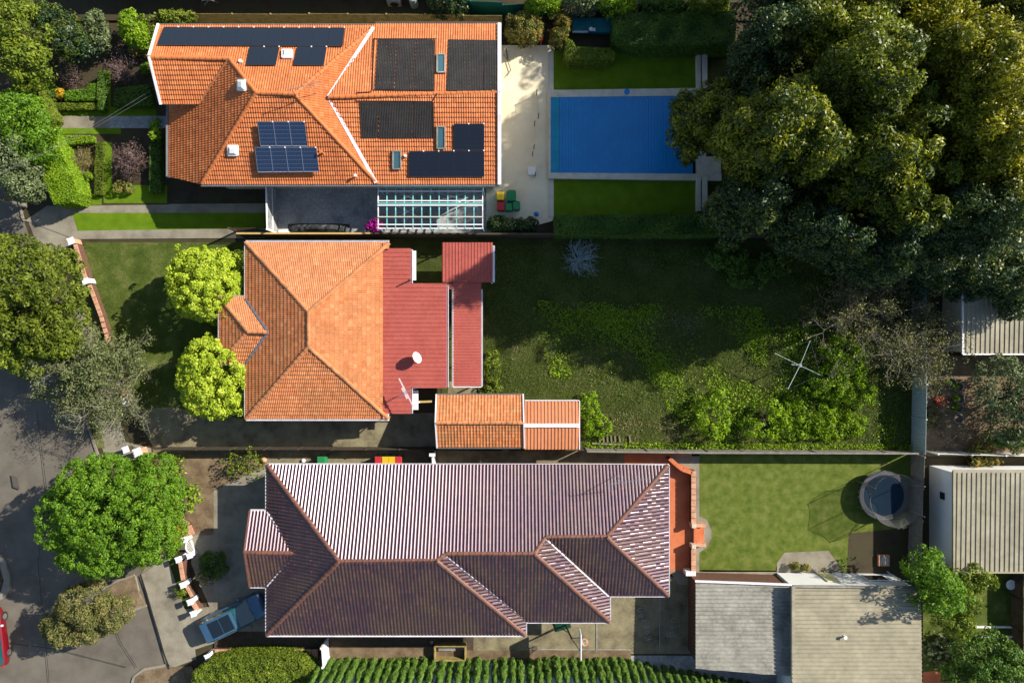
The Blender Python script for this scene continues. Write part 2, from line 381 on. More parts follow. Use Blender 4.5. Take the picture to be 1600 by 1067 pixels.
M['greenmesh'] = mat('green_shade_cloth', (.0, .10, .085), (.006, .16, .13), scale=1, rough=.8, fine=40, fineamt=.3)
M['tealshed'] = mat('teal_metal_shed', (.0, .10, .13), (.006, .15, .18), scale=1, rough=.45, fineamt=.15, bmp=0)
for n_, c_ in (('bingreen', (.02, .20, .07)), ('binyellow', (.62, .42, .02)), ('binred', (.45, .03, .04)), ('darkgreen', (.008, .05, .025)), ('plasticblue', (.01, .22, .62)),
               ('redplastic', (.5, .045, .03)), ('yellowhose', (.6, .6, .12)), ('whiteplastic', (.75, .75, .73)), ('pinkred', (.6, .12, .16)), ('orangering', (.75, .2, .08))):
    M[n_] = mat(n_, c_, scale=3, rough=.45, fineamt=.12, bmp=0)
M['cover'] = mat('pool_cover', (.003, .18, .46), (.006, .22, .55), scale=.6, rough=.4, fine=4, fineamt=.12, bmp=0, spec=.5)
M['coverlight'] = mat('pool_shallow_cover', (.01, .24, .40), scale=.6, rough=.4, fine=4, fineamt=.12, bmp=0)
def glassy(name, c, rough=.12, metal=.0, coat=.6, spec=.6):
    m, nt, b = nmat(name); b.inputs['Base Color'].default_value = c4(c); b.inputs['Roughness'].default_value = rough
    b.inputs['Metallic'].default_value = metal; b.inputs['Coat Weight'].default_value = coat; b.inputs['Specular IOR Level'].default_value = spec; return m
M['darkglass'] = glassy('dark_glass', (.008, .014, .02))
M['tealglass'] = glassy('teal_tinted_glass', (.01, .06, .075))
M['carblue'] = glassy('blue_car_paint', (.055, .13, .22), .3, .35)
M['carred'] = glassy('red_car_paint', (.16, .004, .010), .3, .12)
M['chrome'] = glassy('bright_metal', (.6, .6, .62), .2, .9)
M['redlamp'] = glassy('red_lamp', (.4, .02, .01)); M['clearlamp'] = glassy('clear_lamp', (.55, .55, .55))
M['skyglass'] = glassy('skylight_glass', (.05, .12, .15), .08)
M['domeglass'] = glassy('milky_dome', (.75, .75, .72), .3)
def panelmat(name, c, line, nx, ny, lw=.06, frame=(.02, .02, .022)):
    m, nt, b = nmat(name); o = sep(nt, texco(nt, 'UV')); out = None
    def lines(v, n, wd):
        f = mth(nt, 'FRACT', mth(nt, 'MULTIPLY', v, n)); a = mth(nt, 'ABSOLUTE', mth(nt, 'SUBTRACT', f, .5)); return mth(nt, 'GREATER_THAN', a, .5-wd)
    l = mth(nt, 'MAXIMUM', lines(o[0], nx, lw), lines(o[1], ny, lw)); e = mth(nt, 'MAXIMUM', lines(o[0], 1, .022), lines(o[1], 1, .014))
    b_ = mixc(nt, l, c, line); b_ = mixc(nt, e, b_, frame); nt.links.new(b_, b.inputs['Base Color'])
    b.inputs['Roughness'].default_value = .18; b.inputs['Coat Weight'].default_value = .5; return m
M['pv_black'] = panelmat('black_solar_cells', (.010, .013, .022), (.014, .018, .028), 6, 10, .03, (.03, .03, .035))
M['pv_blue'] = panelmat('blue_solar_cells', (.012, .028, .075), (.06, .08, .12), 6, 10, .07, (.5, .52, .55))
# ------------------------------------------------------------------ ground
b = MB(); b.add([(-150, -130, 0), (150, -130, 0), (150, 130, 0), (-150, 130, 0)], [(0, 1, 2, 3)])
b.build('ground', M['soil'], label='dark soil ground under the gardens', kind='structure', origin=(0, 0, 0))
RE = [(28, 296), (37, 345), (52, 385), (80, 460), (108, 560), (135, 654), (160, 729), (190, 815), (222, 897), (240, 950), (264, 1043), (285, 1110)]
sheet('road', [(-900, 150), (-20, 250)]+RE+[(300, 1300), (-900, 1300)], M['road'], 'brown grey asphalt road running down the left of the photo')
sheet('footpath', [(44, 345), (112, 368), (118, 380), (100, 392), (96, 430), (118, 500), (142, 570), (164, 630), (160, 700), (120, 600), (92, 480), (62, 392)], M['path'], 'grey concrete crossing at the end of the upper driveway')
sheet('footpath', [(108, 450), (120, 452), (146, 534), (172, 610), (186, 650), (196, 690), (236, 700), (250, 760), (262, 850), (285, 950), (262, 1042), (250, 1000), (222, 897), (190, 800), (160, 700), (140, 580)], M['path'], 'concrete footpath running between the street trees and the front walls')
sheet('verge', [(118, 382), (150, 440), (186, 560), (206, 640), (188, 640), (150, 534), (120, 450), (110, 400)], M['verge'], 'narrow strip of verge grass outside the low front wall')
sheet('verge', [(60, 395), (98, 395), (112, 470), (140, 590), (164, 700), (150, 700), (125, 610), (95, 505)], M['verge'], 'verge grass under the dark street tree')
sheet('verge', [(165, 735), (236, 712), (262, 860), (240, 870), (222, 895), (195, 815)], M['verge'], 'verge grass under the bright green street tree')
sheet('verge', [(262, 868), (278, 862), (296, 942), (306, 960), (290, 956), (272, 905)], M['lawn'], 'small strip of grass beside the white gateposts')
sheet('lawn', [(130, 379), (384, 379), (384, 655), (268, 640), (206, 640), (166, 520)], M['lawn'], 'worn front lawn around the two round yellow green trees')
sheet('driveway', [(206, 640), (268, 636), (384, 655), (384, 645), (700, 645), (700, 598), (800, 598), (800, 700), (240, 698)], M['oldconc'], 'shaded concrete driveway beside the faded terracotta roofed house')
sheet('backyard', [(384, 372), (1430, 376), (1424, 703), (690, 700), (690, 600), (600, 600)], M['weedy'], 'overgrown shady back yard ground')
sheet('paving', rect(700, 596, 745, 620), M['oldconc'], 'concrete pad beside the red roofed verandah')
# upper house garden and drives
sheet('driveway', [(40, 345), (80, 318), (118, 312), (150, 320), (414, 318), (414, 372), (118, 374)], M['path'], 'long concrete driveway above the front lawn')
sheet('grass_strip', [(114, 336), (118, 333), (414, 333), (414, 357), (180, 360), (122, 361)], M['turf'], 'green grass strip between the two wheel tracks of the driveway')
sheet('courtyard', rect(430, 286, 592, 366), M['greyconc'], 'grey stained concrete courtyard behind the sliding gate')
sheet('courtyard', rect(592, 286, 800, 366), M['greyconc'], 'grey concrete floor under the open steel frame')
sheet('garden_bed', [(60, 60), (265, 40), (265, 320), (75, 322)], M['soil'], 'dark garden bed ground in front of the orange roofed house')
sheet('garden_path', [(78, 181), (172, 183), (172, 201), (96, 201), (80, 200)], M['path'], 'paved garden path from the hedges to the house')
sheet('garden_path', rect(172, 182, 262, 201), M['greyconc'], 'blue grey paved path with steps at the house')
sheet('lawn_strip', rect(73, 174, 176, 182), M['turf'], 'clipped turf strip above the garden path')
sheet('lawn_strip', rect(86, 201, 190, 210), M['turf'], 'clipped turf strip below the garden path')
sheet('lawn_strip', rect(161, 112, 174, 174), M['turf'], 'upright clipped turf strip between the garden beds')
sheet('lawn_strip', rect(174, 168, 245, 182), M['turf'], 'shaded turf strip beside the grey path')
sheet('lawn_strip', [(163, 222), (176, 222), (176, 290), (262, 290), (262, 318), (163, 318)], M['turf'], 'bright turf border around the purple shrub')
sheet('lawn_strip', rect(112, 305, 160, 321), M['turf'], 'turf patch beside the sheared golden hedge')
sheet('pool_deck', [(775, 72), (866, 72), (866, 345), (840, 352), (760, 345), (760, 286), (775, 286)], M['cream'], 'cream stone pool deck along the east end of the orange roofed house')
sheet('pool_lawn', rect(865, 80, 1090, 150), M['turf'], 'clipped turf above the covered pool')
sheet('pool_lawn', rect(865, 278, 1090, 345), M['turf'], 'clipped turf below the covered pool')
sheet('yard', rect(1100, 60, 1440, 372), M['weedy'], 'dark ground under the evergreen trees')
# lower house
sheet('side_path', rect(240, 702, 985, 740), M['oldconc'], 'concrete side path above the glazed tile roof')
sheet('mulch_garden', [(236, 706), (418, 706), (418, 875), (300, 862), (262, 800)], M['mulch'], 'brown mulch garden in front of the glazed tile house')
sheet('front_yard', [(300, 835), (335, 835), (335, 766), (420, 726), (420, 1012), (345, 1012), (330, 950), (300, 880)], M['path'], 'shaded concrete yard in front of the glazed tile house')
sheet('driveway', [(222, 896), (262, 868), (290, 950), (334, 946), (345, 1000), (306, 1013), (308, 1028), (268, 1043), (250, 1000)], M['path'], 'pale concrete driveway crossing where the blue car stands')
sheet('driveway', rect(336, 985, 820, 1030), M['darktimber'], 'dark brown paved strip below the glazed tile house')
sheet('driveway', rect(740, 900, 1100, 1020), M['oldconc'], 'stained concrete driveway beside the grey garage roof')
sheet('patio', rect(975, 702, 1080, 896), M['terra'], 'terracotta patio behind the glazed tile house')
sheet('side_path', [(1034, 712), (1092, 712), (1092, 805), (1104, 811), (1111, 828), (1111, 840), (1104, 854), (1092, 862), (1092, 892), (1320, 892), (1320, 868), (1293, 858), (1225, 862), (1213, 878), (1212, 916), (1060, 912), (1045, 890), (1078, 890), (1078, 730)], M['path'], 'pale concrete path around the terracotta patio')
sheet('lawn', [(1092, 706), (1424, 708), (1424, 905), (1322, 905), (1306, 876), (1293, 859), (1225, 862), (1213, 878), (1211, 890), (1092, 889), (1092, 862), (1104, 854), (1111, 840), (1111, 828), (1104, 811), (1092, 805)], M['lawn2'], 'bright green back lawn with the trampoline')
sheet('courtyard', [(1325, 832), (1428, 822), (1428, 905), (1320, 905)], M['soil'], 'shaded bare ground beside the fire pit')
sheet('yard', rect(1438, 555, 1760, 712), M['mulch'], 'patchy yard with the ring planters')
sheet('lawn', [(1440, 880), (1760, 880), (1760, 1200), (1440, 1200)], M['lawn'], 'grass yard in the bottom right corner')
sheet('paving', [(1440, 1048), (1462, 1045), (1482, 1067), (1482, 1120), (1440, 1120)], M['terra'], 'terracotta paving at the foot of the beige garage')
sheet('neighbour_yard', rect(480, 1022, 1300, 1150), M['greyconc'], 'blue grey shaded ground behind the pencil pines')
sheet('neighbour_yard', rect(60, -80, 1200, 34), M['soil'], 'deep shaded ground behind the top fence')
# driveway joints
b = MB()
for a, c in (((892/1+0, 0), (0, 0)),)[:0]: pass
for (x0, y0, x1, y1) in ((932, 925, 932, 1016), (1030, 930, 1030, 1016), (822, 1012, 985, 1013)):
    p, q = P(x0, y0), P(x1, y1); b.bar((p.x, p.y, .012+.004*LV[0]), (q.x, q.y, .012+.004*LV[0]), .05, .01)
b.build('driveway_joint', M['greyconc'], label='thin joints in the stained concrete driveway', kind='structure')
# kerbs
def kerb(pts, wd=.15, h=.12, label=''):
    b = MB()
    for p, q in zip(pts[:-1], pts[1:]):
        p, q = P(*p), P(*q); b.bar(Vector((p.x, p.y, h/2)), Vector((q.x, q.y, h/2)), wd, h)
    return b.build('kerb', M['kerb'], label=label, kind='structure')
kerb(RE[2:8], label='concrete kerb under the street trees')
kerb([(30, 300), (36, 340), (40, 346)], label='short kerb at the upper road corner')
b = MB(); zz = .004*LV[0]+.01
for c_ in ([(60, 640), (75, 760), (62, 880), (80, 1067)], [(20, 640), (60, 700), (130, 720), (160, 729)], [(0, 1000), (90, 1012), (200, 1040)], [(176, 960), (190, 1000), (216, 1040)]):
    for p, q in zip(c_[:-1], c_[1:]):
        p, q = P(*p), P(*q); b = MB(); b.bar((p.x, p.y, zz), (q.x, q.y, zz), .035, .004); b.build('road_seam', M['black'], label='thin tar seam in the asphalt', kind='structure')
for x0, y0, x1, y1 in ((20, 740, 30, 764),):
    sheet('road_patch', [(x0, y0), (x1, y0+6), (x1+4, y1), (x0+3, y1-4)], M['roadpatch'], 'darker repaired patch of asphalt')
b = MB(); pts = [(222, 897), (231, 925), (238, 950), (250, 990), (258, 1018), (266, 1043)]
for p, q in zip(pts[:-1], pts[1:]):
    p, q = P(*p), P(*q); b.bar((p.x, p.y, .004*LV[0]+.016), (q.x, q.y, .004*LV[0]+.016), .1, .01)
b.build('gutter_line', M['black'], label='dark gutter slot at the foot of the driveway', kind='structure')
gb = [(163, 922), (186, 908), (212, 899), (218, 925), (228, 944), (190, 956), (170, 948)]
slab('planting_bed', gb, .14, M['mulch'], 'kerbed planting bed jutting into the road', z0=0)
kerb([(160, 920), (186, 906), (211, 898)], label='kerb on the upper side of the planting bed'); kerb([(170, 952), (190, 958), (230, 945)], label='kerb on the lower side of the planting bed')
kerb([(211, 899), (217, 923)], label='short kerb at the right end of the planting bed')
slab('planting_bed', [(208, 1072), (214, 1055), (228, 1046), (262, 1040), (300, 1040), (330, 1080), (300, 1110), (206, 1110)], .14, M['mulch'], 'kerbed bed at the bottom of the road')
kerb([(205, 1080), (211, 1057), (226, 1045), (262, 1038)], .25, label='curved kerb at the bottom of the road')
slab('traffic_island', [(-120, 850), (-10, 856), (8, 872), (17, 898), (17, 920), (10, 932), (-4, 940), (-120, 950)], .15, M['kerb'], 'pale concrete traffic island at the left edge')
slab('traffic_island', [(-120, 866), (-14, 870), (2, 884), (8, 905), (4, 922), (-8, 930), (-120, 936)], .17, M['soil'], 'dark planted middle of the traffic island', z0=.1)
# ------------------------------------------------------------------ the covered pool
b = MB(); p0, p1 = P(860, 154), P(1086, 272)
def pbox(mb, x0, y0, x1, y1, z0, z1):
    a, c = P(x0, y1), P(x1, y0); mb.prism([(a.x, a.y), (c.x, a.y), (c.x, c.y), (a.x, c.y)], z0, z1)
pool = empty('swimming_pool', P(973, 213), 'rectangular pool under a blue slatted cover, with pale coping', 'pool')
cv = MB()
xs = [874+k*4.6 for k in range(46)]
for k in range(len(xs)-1):
    pbox(cv, xs[k], 153, xs[k+1]-.25, 273, .30+.004*(k % 2), .34+(.012 if (k*7) % 5 == 0 else 0))
cv.build('pool_cover', M['cover'], pool)
cs = MB(); pbox(cs, 860, 153, 873.7, 273, .30, .34); cs.build('cover_end_slat', M['coverlight'], pool, label='paler teal end of the pool cover')
cp = MB()
for q in ([(856, 144), (1145, 140), (1145, 152), (856, 155)], [(856, 272), (1125, 274), (1125, 284), (1010, 283), (856, 281)], [(1086, 151), (1101, 151), (1101, 277), (1086, 277)], [(856, 154), (860, 154), (860, 273), (856, 273)]):
    w_ = [P(*k) for k in q]; cp.prism([(k.x, k.y) for k in w_], .0, .38+.002*len(cp.v)/8)
cp.build('coping', M['coping'], pool)
sheet('pool_paving', rect(1101, 247, 1124, 275), M['coping'], 'pale paved pad at the right end of the pool', z=.39)
def lowwall(x0, y0, x1, y1, h, label, m='coping'):
    b = MB(); pbox(b, x0, y0, x1, y1, 0, h); return b.build('garden_wall', M[m], label=label, cat='wall')
lowwall(1086, 76, 1092, 142, .5, 'left of the two thin pale walls above the pool'); lowwall(1094, 77, 1102, 142, .55, 'right of the two thin pale walls above the pool')
lowwall(1086, 279, 1092, 332, .5, 'left of the two thin pale walls below the pool'); lowwall(1094, 278, 1102, 331, .55, 'right of the two thin pale walls below the pool')
lowwall(856, 75, 864, 146, .12, 'long pale paving edge above the pool corner', 'coping'); lowwall(856, 280, 864, 340, .12, 'long pale paving edge below the pool corner', 'coping')
# glass pool fence panels with posts
for i, (x0, y0, x1, y1) in enumerate(((838, 148, 841, 188), (835, 196, 834, 236), (832, 242, 836, 278))):
    f = empty('glass_fence', P((x0+x1)/2, (y0+y1)/2), ['frameless glass pool fence panel nearest the upper lawn', 'frameless glass pool fence panel beside the middle of the pool', 'frameless glass pool fence panel nearest the bins'][i], 'glass fence', 'glass panels along the pool deck')
    g, nt_, bs_ = nmat('clear_glass') if i == 0 else (M['clear'], None, None)
    if i == 0:
        M['clear'] = g; bs_.inputs['Transmission Weight'].default_value = 1; bs_.inputs['Roughness'].default_value = .02; bs_.inputs['Base Color'].default_value = (.85, .95, .9, 1); bs_.inputs['Alpha'].default_value = .35
    q = MB(); q.bar(P(x0, y0)+Vector((0, 0, .65)), P(x1, y1)+Vector((0, 0, .65)), .015, 1.2); q.build('glass_panel', M['clear'], f)
    for (x, y) in ((x0, y0+2), (x1, y1-2)):
        q = MB(); q.tube([P(x, y), P(x, y)+Vector((0, 0, 1.25))], .03, 8); q.build('post', M['darktimber'], f)
b = MB(); pbox(b, 825, 262, 837, 275, 0, .3); pbox(b, 826, 263, 836, 274, .3, .33)
b.build('filter_lid', M['white'], label='small white square box on the deck beside the pool', cat='box')
b = MB(); b.tube([P(978, 147)+Vector((0, 0, .4)), P(978, 147)+Vector((0, 0, .47))], .2, 20); b.tube([P(978, 147)+Vector((0, 0, .47)), P(978, 147)+Vector((0, 0, .5))], .1, 16)
b.build('skimmer_lid', M['plasticblue'], label='round bright blue lid on the upper pool coping', cat='lid')
# ------------------------------------------------------------------ houses
def house(name, px, label): return empty(name, P(*px), label, 'house' if 'house' in name else name.replace('_', ' '))
def hipcaps(parent, lines, m, r=.13):
    for a, pa, c, pc in lines: b = MB(); caps(b, on(*a, pa), on(*c, pc), r); b.build('ridge_capping', m, parent)
def flash(parent, lines, m, wd=.22, name='valley_flashing', lift=.10):
    for a, pa, c, pc in lines: b = MB(); b.bar(on(*a, pa)+Vector((0, 0, lift)), on(*c, pc)+Vector((0, 0, lift)), wd, .02); b.build(name, m, parent)
def pv(parent, pl, quad, m='pv_black', off=.14, frame=None, uvr=0):
    q = [on(x, y, pl, off) for x, y in quad]; n = frame_n(pl); A = (q[1]-q[0]).cross(q[2]-q[1]).z
    if A < 0: q = [q[0], q[3], q[2], q[1]]
    b = MB(); b.hexa([k-n*.035 for k in q], q); o = b.build('solar_panel', M[m], parent)
    cl = MB(); k = q[0]*.02+q[3]*.98 if A < 0 else q[0]; cl.bar(k+n*.012-Vector((.04, 0, 0)), k+n*.012+Vector((.04, 0, 0)), .08, .03); cl.build('clamp', M['whiteplastic'], o)
    if frame:
        f = MB()
        for i in range(4): f.bar(q[i]+n*.004, q[(i+1) % 4]+n*.004, .035, .03)
        f.build('frame', M[frame], o)
    return o
def frame_n(pl): return pl[1]
def lerpq(q, u, v):
    a = (q[0][0]+(q[1][0]-q[0][0])*u, q[0][1]+(q[1][1]-q[0][1])*u); d = (q[3][0]+(q[2][0]-q[3][0])*u, q[3][1]+(q[2][1]-q[3][1])*u)
    return (a[0]+(d[0]-a[0])*v, a[1]+(d[1]-a[1])*v)
def pvrow(parent, pl, quad, nx, ny=1, **kw):
    for j in range(ny):
        for i in range(nx):
            e = .012; pv(parent, pl, [lerpq(quad, (i+e)/nx, (j+e)/ny), lerpq(quad, (i+1-e)/nx, (j+e)/ny), lerpq(quad, (i+1-e)/nx, (j+1-e)/ny), lerpq(quad, (i+e)/nx, (j+1-e)/ny)], **kw)
def skylight(parent, pl, x0, y0, x1, y1, dome=False):
    n = pl[1]; q = [on(*k, pl, .16) for k in ((x0, y1), (x1, y1), (x1, y0), (x0, y0))]; o = [on(*k, pl, .0) for k in ((x0, y1), (x1, y1), (x1, y0), (x0, y0))]
    b = MB()
    for i in range(4): b.bar(q[i]-n*.06, q[(i+1) % 4]-n*.06, .09, .16, n)
    f = b.build('skylight', M['whitepaint'] if dome else M['greymetal'], parent)
    c = sum(q, Vector())/4; g = MB()
    if dome:
        t = [c+(k-c)*.5+n*.13 for k in q]; k2 = [c+(k-c)*.95+n*.02 for k in q]; g.hexa(k2, t); g.build('dome', M['domeglass'], f)
    else:
        k2 = [c+(k-c)*.9-n*.03 for k in q]; g.hexa([k-n*.03 for k in k2], k2); g.build('pane', M['skyglass'], f)
    return f
def pipe(parent, pl, x, y, h=.45, r=.06, name='vent_pipe', m='steel', capr=0):
    p = on(x, y, pl); b = MB(); b.tube([p-Vector((0, 0, .1)), p+Vector((0, 0, h))], r, 10)
    if capr: b.tube([p+Vector((0, 0, h)), p+Vector((0, 0, h+.06))], capr, 12)
    return b.build(name, M[m], parent)
UP = (0, 1); DN = (0, -1)
# ---- A: the orange roofed house with solar panels
A = house('tiled_house', (520, 165), 'large house with bright orange tiled roof, solar panels and black heating mats')
aN = plane(400, 40, 3.5, 0, 1, .425); aS = plane(400, 288, 3.5, 0, -1, .425); aW = plane(400, 145, 5.8, -1, 0, .50); aE = plane(460, 147, 5.8, 1, 0, .466)
aV = plane(252, 163, 3.5, 0, -1, .425); aQ = plane(700, 38, 3.5, 0, 1, .28); aT = plane(700, 288, 3.5, 0, -1, .27)
rb = MB()
tiles(rb, aN, [[(358, 40), (585, 40), (460, 147), (400, 145), (358, 92)], [(248, 40), (358, 40), (358, 92), (234, 89)]], .32, .31, .032, .045, 'double')
tiles(rb, aV, [[(234, 89), (358, 92), (312, 163), (252, 163)]], .32, .31, .032, .045, 'double')
tiles(rb, aW, [[(400, 145), (358, 92), (312, 163), (314, 288)], [(312, 163), (263, 163), (263, 276), (314, 288)]], .32, .31, .032, .045, 'double')
tiles(rb, aS, [[(400, 145), (460, 147), (590, 288), (314, 288)]], .32, .31, .032, .045, 'double')
tiles(rb, aE, [[(460, 147), (585, 42), (513, 152)], [(460, 147), (513, 152), (590, 288)]], .32, .31, .032, .045, 'double')
tiles(rb, aQ, [[(513, 152), (586, 38), (778, 38), (778, 145)]], .32, .31, .032, .045, 'double'); tiles(rb, aT, [[(513, 152), (778, 145), (778, 288), (590, 288)]], .32, .31, .032, .045, 'double')
rb.build('roof', M['tile_a'], A)
hipcaps(A, [((234, 90), aN, (358, 92), aN), ((358, 92), aN, (400, 145), aN), ((400, 145), aN, (460, 147), aN), ((460, 147), aN, (585, 42), aN), ((400, 145), aS, (315, 287), aS), ((460, 147), aS, (590, 287), aS), ((513, 152), aQ, (778, 144), aQ)], M['ridge_a'])
flash(A, [((584, 44), aE, (514, 152), aE), ((514, 153), aE, (588, 286), aE)], M['gutterwhite']); flash(A, [((357, 94), aW, (312, 163), aW)], M['ridge_b'], .12)
gutter(A, [((248, 39, 3.5), (586, 39, 3.5)), ((586, 36.5, 3.5), (782, 36.5, 3.5)), ((314, 290, 3.5), (782, 290, 3.5)), ((262, 276, 2.1), (313, 280, 2.7)), ((261, 163, 2.1), (261, 276, 2.1))], M['guttergrey'])
for a, pa, c, pc in (((780.5, 38), aQ, (780.5, 144), aQ), ((780.5, 144), aT, (780.5, 289), aT)): b = MB(); b.bar(on(*a, pa)+Vector((0, 0, .06)), on(*c, pc)+Vector((0, 0, .06)), .24, .18); b.build('barge_board', M['gutterwhite'], A)
for a, pa, c, pc in (((248, 39), aN, (233.5, 89), aN), ((233.5, 89), aV, (252, 164), aV)): b = MB(); b.bar(on(*a, pa)+Vector((0, 0, .04)), on(*c, pc)+Vector((0, 0, .04)), .14, .2); b.build('barge_board', M['gutterwhite'], A)
walls(A, [(252, 40), (779, 40), (779, 288), (314, 288), (314, 163), (252, 163)], 3.5, M['cream_wall'], soffit=M['white'])
pvrow(A, aN, [(256, 42), (539, 43), (535, 73), (245, 71)], 12)
pvrow(A, aN, [(390, 73), (437, 73), (431, 102), (384, 102)], 2); pvrow(A, aN, [(464, 73), (511, 73), (506, 103), (458, 102)], 2)
pvrow(A, aS, [(402, 190), (476, 190), (481, 229), (407, 229)], 3, m='pv_blue', frame='chrome', off=.3)
pvrow(A, aS, [(398, 230), (494, 230), (499, 269), (403, 270)], 4, m='pv_blue', frame='chrome', off=.3)
pvrow(A, aT, [(709, 193), (757, 193), (757, 235), (709, 235)], 2); pvrow(A, aT, [(639, 236), (757, 235), (757, 277), (638, 277)], 5)
def heat(pl, polys):
    for q in polys:
        b = MB(); ribs(b, pl, [q], .11, .025, .5, (0, 1), .07); b.build('heating_mat', M['matblack'], A)
heat(aQ, [[(591, 62), (620, 62), (616, 140), (586, 140)], [(621, 62), (650, 62), (647, 141), (617.5, 141)], [(651.5, 62), (680, 63), (678, 141), (648.5, 141)], [(701, 62), (755, 63), (755, 142), (698, 142)], [(756, 63), (777, 63), (777, 142), (756, 142)]])
heat(aT, [[(562, 160), (590, 160), (591, 215.5), (565, 215.5)], [(591, 160), (645, 160), (646, 216), (592, 216)], [(646.5, 160), (675, 160), (676, 216), (647, 216)]])
b = MB()
for pl, pts in ((aQ, [(584, 60), (582, 139), (579, 144), (557, 145)]), (aQ, [(584, 61), (681, 61)]), (aQ, [(698, 142), (778, 142)]), (aQ, [(582, 141), (678, 142)]), (aT, [(557, 146), (557, 158), (676, 159), (683, 146)]), (aT, [(677, 160), (678, 215)])):
    b.tube([on(x, y, pl, .09) for x, y in pts], .03, 6)
b.build('heating_pipe', M['black'], A)
skylight(A, aQ, 683, 85, 695, 113); skylight(A, aT, 683, 198, 695, 232); skylight(A, aT, 614, 236, 626, 264)
skylight(A, aW, 371, 125, 382, 141, True); skylight(A, aS, 356, 228, 371, 243, True); skylight(A, aN, 441, 78, 456, 90, True)
pipe(A, aS, 505, 240, .5, .07, m='ridge_a', capr=.11); pipe(A, aT, 634, 245, .3, .09, m='whiteplastic'); pipe(A, aS, 557, 276, .3, .06, m='whiteplastic', capr=.1); pipe(A, aN, 377, 97, .2, .12, m='whiteplastic')
def yagi(name, base, h, az, L, n, label, spread=.5, second=False):
    t = empty(name, base, label, 'antenna'); b = MB(); top = base+Vector((0, 0, h)); b.tube([base, top], .022, 8); b.build('mast', M['steel'], t)
    d = Vector((math.cos(az), math.sin(az), 0)); s = Vector((-d.y, d.x, 0)); b = MB(); b.bar(top-d*L*.35, top+d*L*.65, .03, .03)
    for i in range(n):
        q = top+d*(L*(-.3+.93*i/(n-1))); k = spread*(1-.45*i/(n-1)); b.bar(q-s*k/2, q+s*k/2, .014, .014)
    b.build('boom', M['steel'], t)
    if second:
        b = MB(); z = Vector((0, 0, .12)); q = top-z; b.bar(q-s*1.05, q+s*1.05, .09, .03); b.bar(q-s*.4-d*.12, q+s*.4-d*.12, .12, .02); b.build('reflector', M['pinkred_pale'], t)
    return t
M['pinkred_pale'] = mat('pale_pink_metal', (.58, .46, .48), scale=3, rough=.4, fineamt=.1, bmp=0)
yagi('roof_antenna', on(494, 147, aE), 1.6, math.radians(195), 2.2, 7, 'thin television antenna on the orange roof ridge', .9)
# ---- B: faded terracotta hipped house with red metal additions
B = house('tiled_house', (490, 516), 'house with faded terracotta hipped roof and red metal rear additions')
bN = plane(480, 379, 3.5, 0, 1, .41); bS = plane(480, 654, 3.5, 0, -1, .41); bW = plane(384, 500, 3.5, -1, 0, .41); bE = plane(607, 500, 3.5, 1, 0, .41)
bn = plane(360, 464, 3.5, 0, 1, .41); bs = plane(360, 568, 3.5, 0, -1, .41); bw = plane(343, 515, 3.5, -1, 0, .41)
rb = MB()
tiles(rb, bN, [[(384, 379), (608, 379), (482, 487)]], .25, .30, .03, .04, 'double'); tiles(rb, bS, [[(482, 542), (606, 654), (384, 654)]], .25, .30, .03, .04, 'double')
tiles(rb, bW, [[(384, 379), (482, 487), (482, 542), (384, 654)]], .25, .30, .03, .04, 'double'); tiles(rb, bE, [[(482, 487), (598, 388), (598, 647), (482, 542)], [(598, 379.5), (608, 379), (608, 389), (598, 388.5)], [(598, 646), (606, 646), (606, 654), (598, 654)]], .25, .30, .03, .04, 'double')
tiles(rb, bn, [[(343, 464), (384, 464), (420, 519), (387, 518)]], .25, .30, .03, .04, 'double'); tiles(rb, bs, [[(343, 568), (387, 518), (420, 519), (384, 568)]], .25, .30, .03, .04, 'double'); tiles(rb, bw, [[(343, 464), (387, 518), (343, 568)]], .25, .30, .03, .04, 'double')
rb.build('roof', M['tile_b'], B)
hipcaps(B, [((384, 379), bN, (482, 487), bN), ((608, 380), bN, (482, 487), bN), ((482, 487), bE, (482, 542), bE), ((384, 654), bS, (482, 542), bS), ((607, 654), bS, (482, 542), bS), ((343, 464), bn, (387, 518), bn), ((343, 568), bs, (387, 518), bs), ((387, 518), bn, (420, 519), bn)], M['ridge_b'])
flash(B, [((384, 466), bn, (420, 519), bn), ((420, 519), bs, (385, 567), bs)], M['steel'], .14)
gutter(B, [((383, 378, 3.5), (383, 464, 3.5)), ((342, 463, 3.5), (342, 568, 3.5)), ((383, 568, 3.5), (383, 655, 3.5)), ((384, 656, 3.5), (608, 656, 3.5)), ((384, 377, 3.5), (608, 377, 3.5)), ((343, 463, 3.5), (383, 463, 3.5)), ((343, 569, 3.5), (383, 569, 3.5))], M['gutterwhite'], .1)
walls(B, [(384, 379), (608, 379), (608, 654), (384, 654), (384, 568), (343, 568), (343, 464), (384, 464)], 3.5, M['brick'], soffit=M['white'])
fl = plane(598, 500, 3.42, 1, 0, .05); rb = MB()
ribs(rb, fl, [[(598, 389), (642, 389), (642, 444), (598, 444)], [(598, 444), (698, 444), (698, 605), (598, 605)], [(598, 605), (642, 605), (642, 645), (598, 645)]], .30, .035, .22, (1, 0))
rb.build('metal_roof', M['redmetal'], B)
hs = 3.25
walls(B, [(609, 391), (640, 391), (640, 446), (696, 446), (696, 603), (640, 603), (640, 643), (609, 643)], 3.0, M['cream_wall'], .2, 'rear_wall')
gutter(B, [((643, 390, 3.25), (643, 444, 3.25)), ((699, 446, 3.15), (699, 605, 3.15)), ((643, 606, 3.25), (643, 646, 3.25))], M['gutterwhite'], .16)
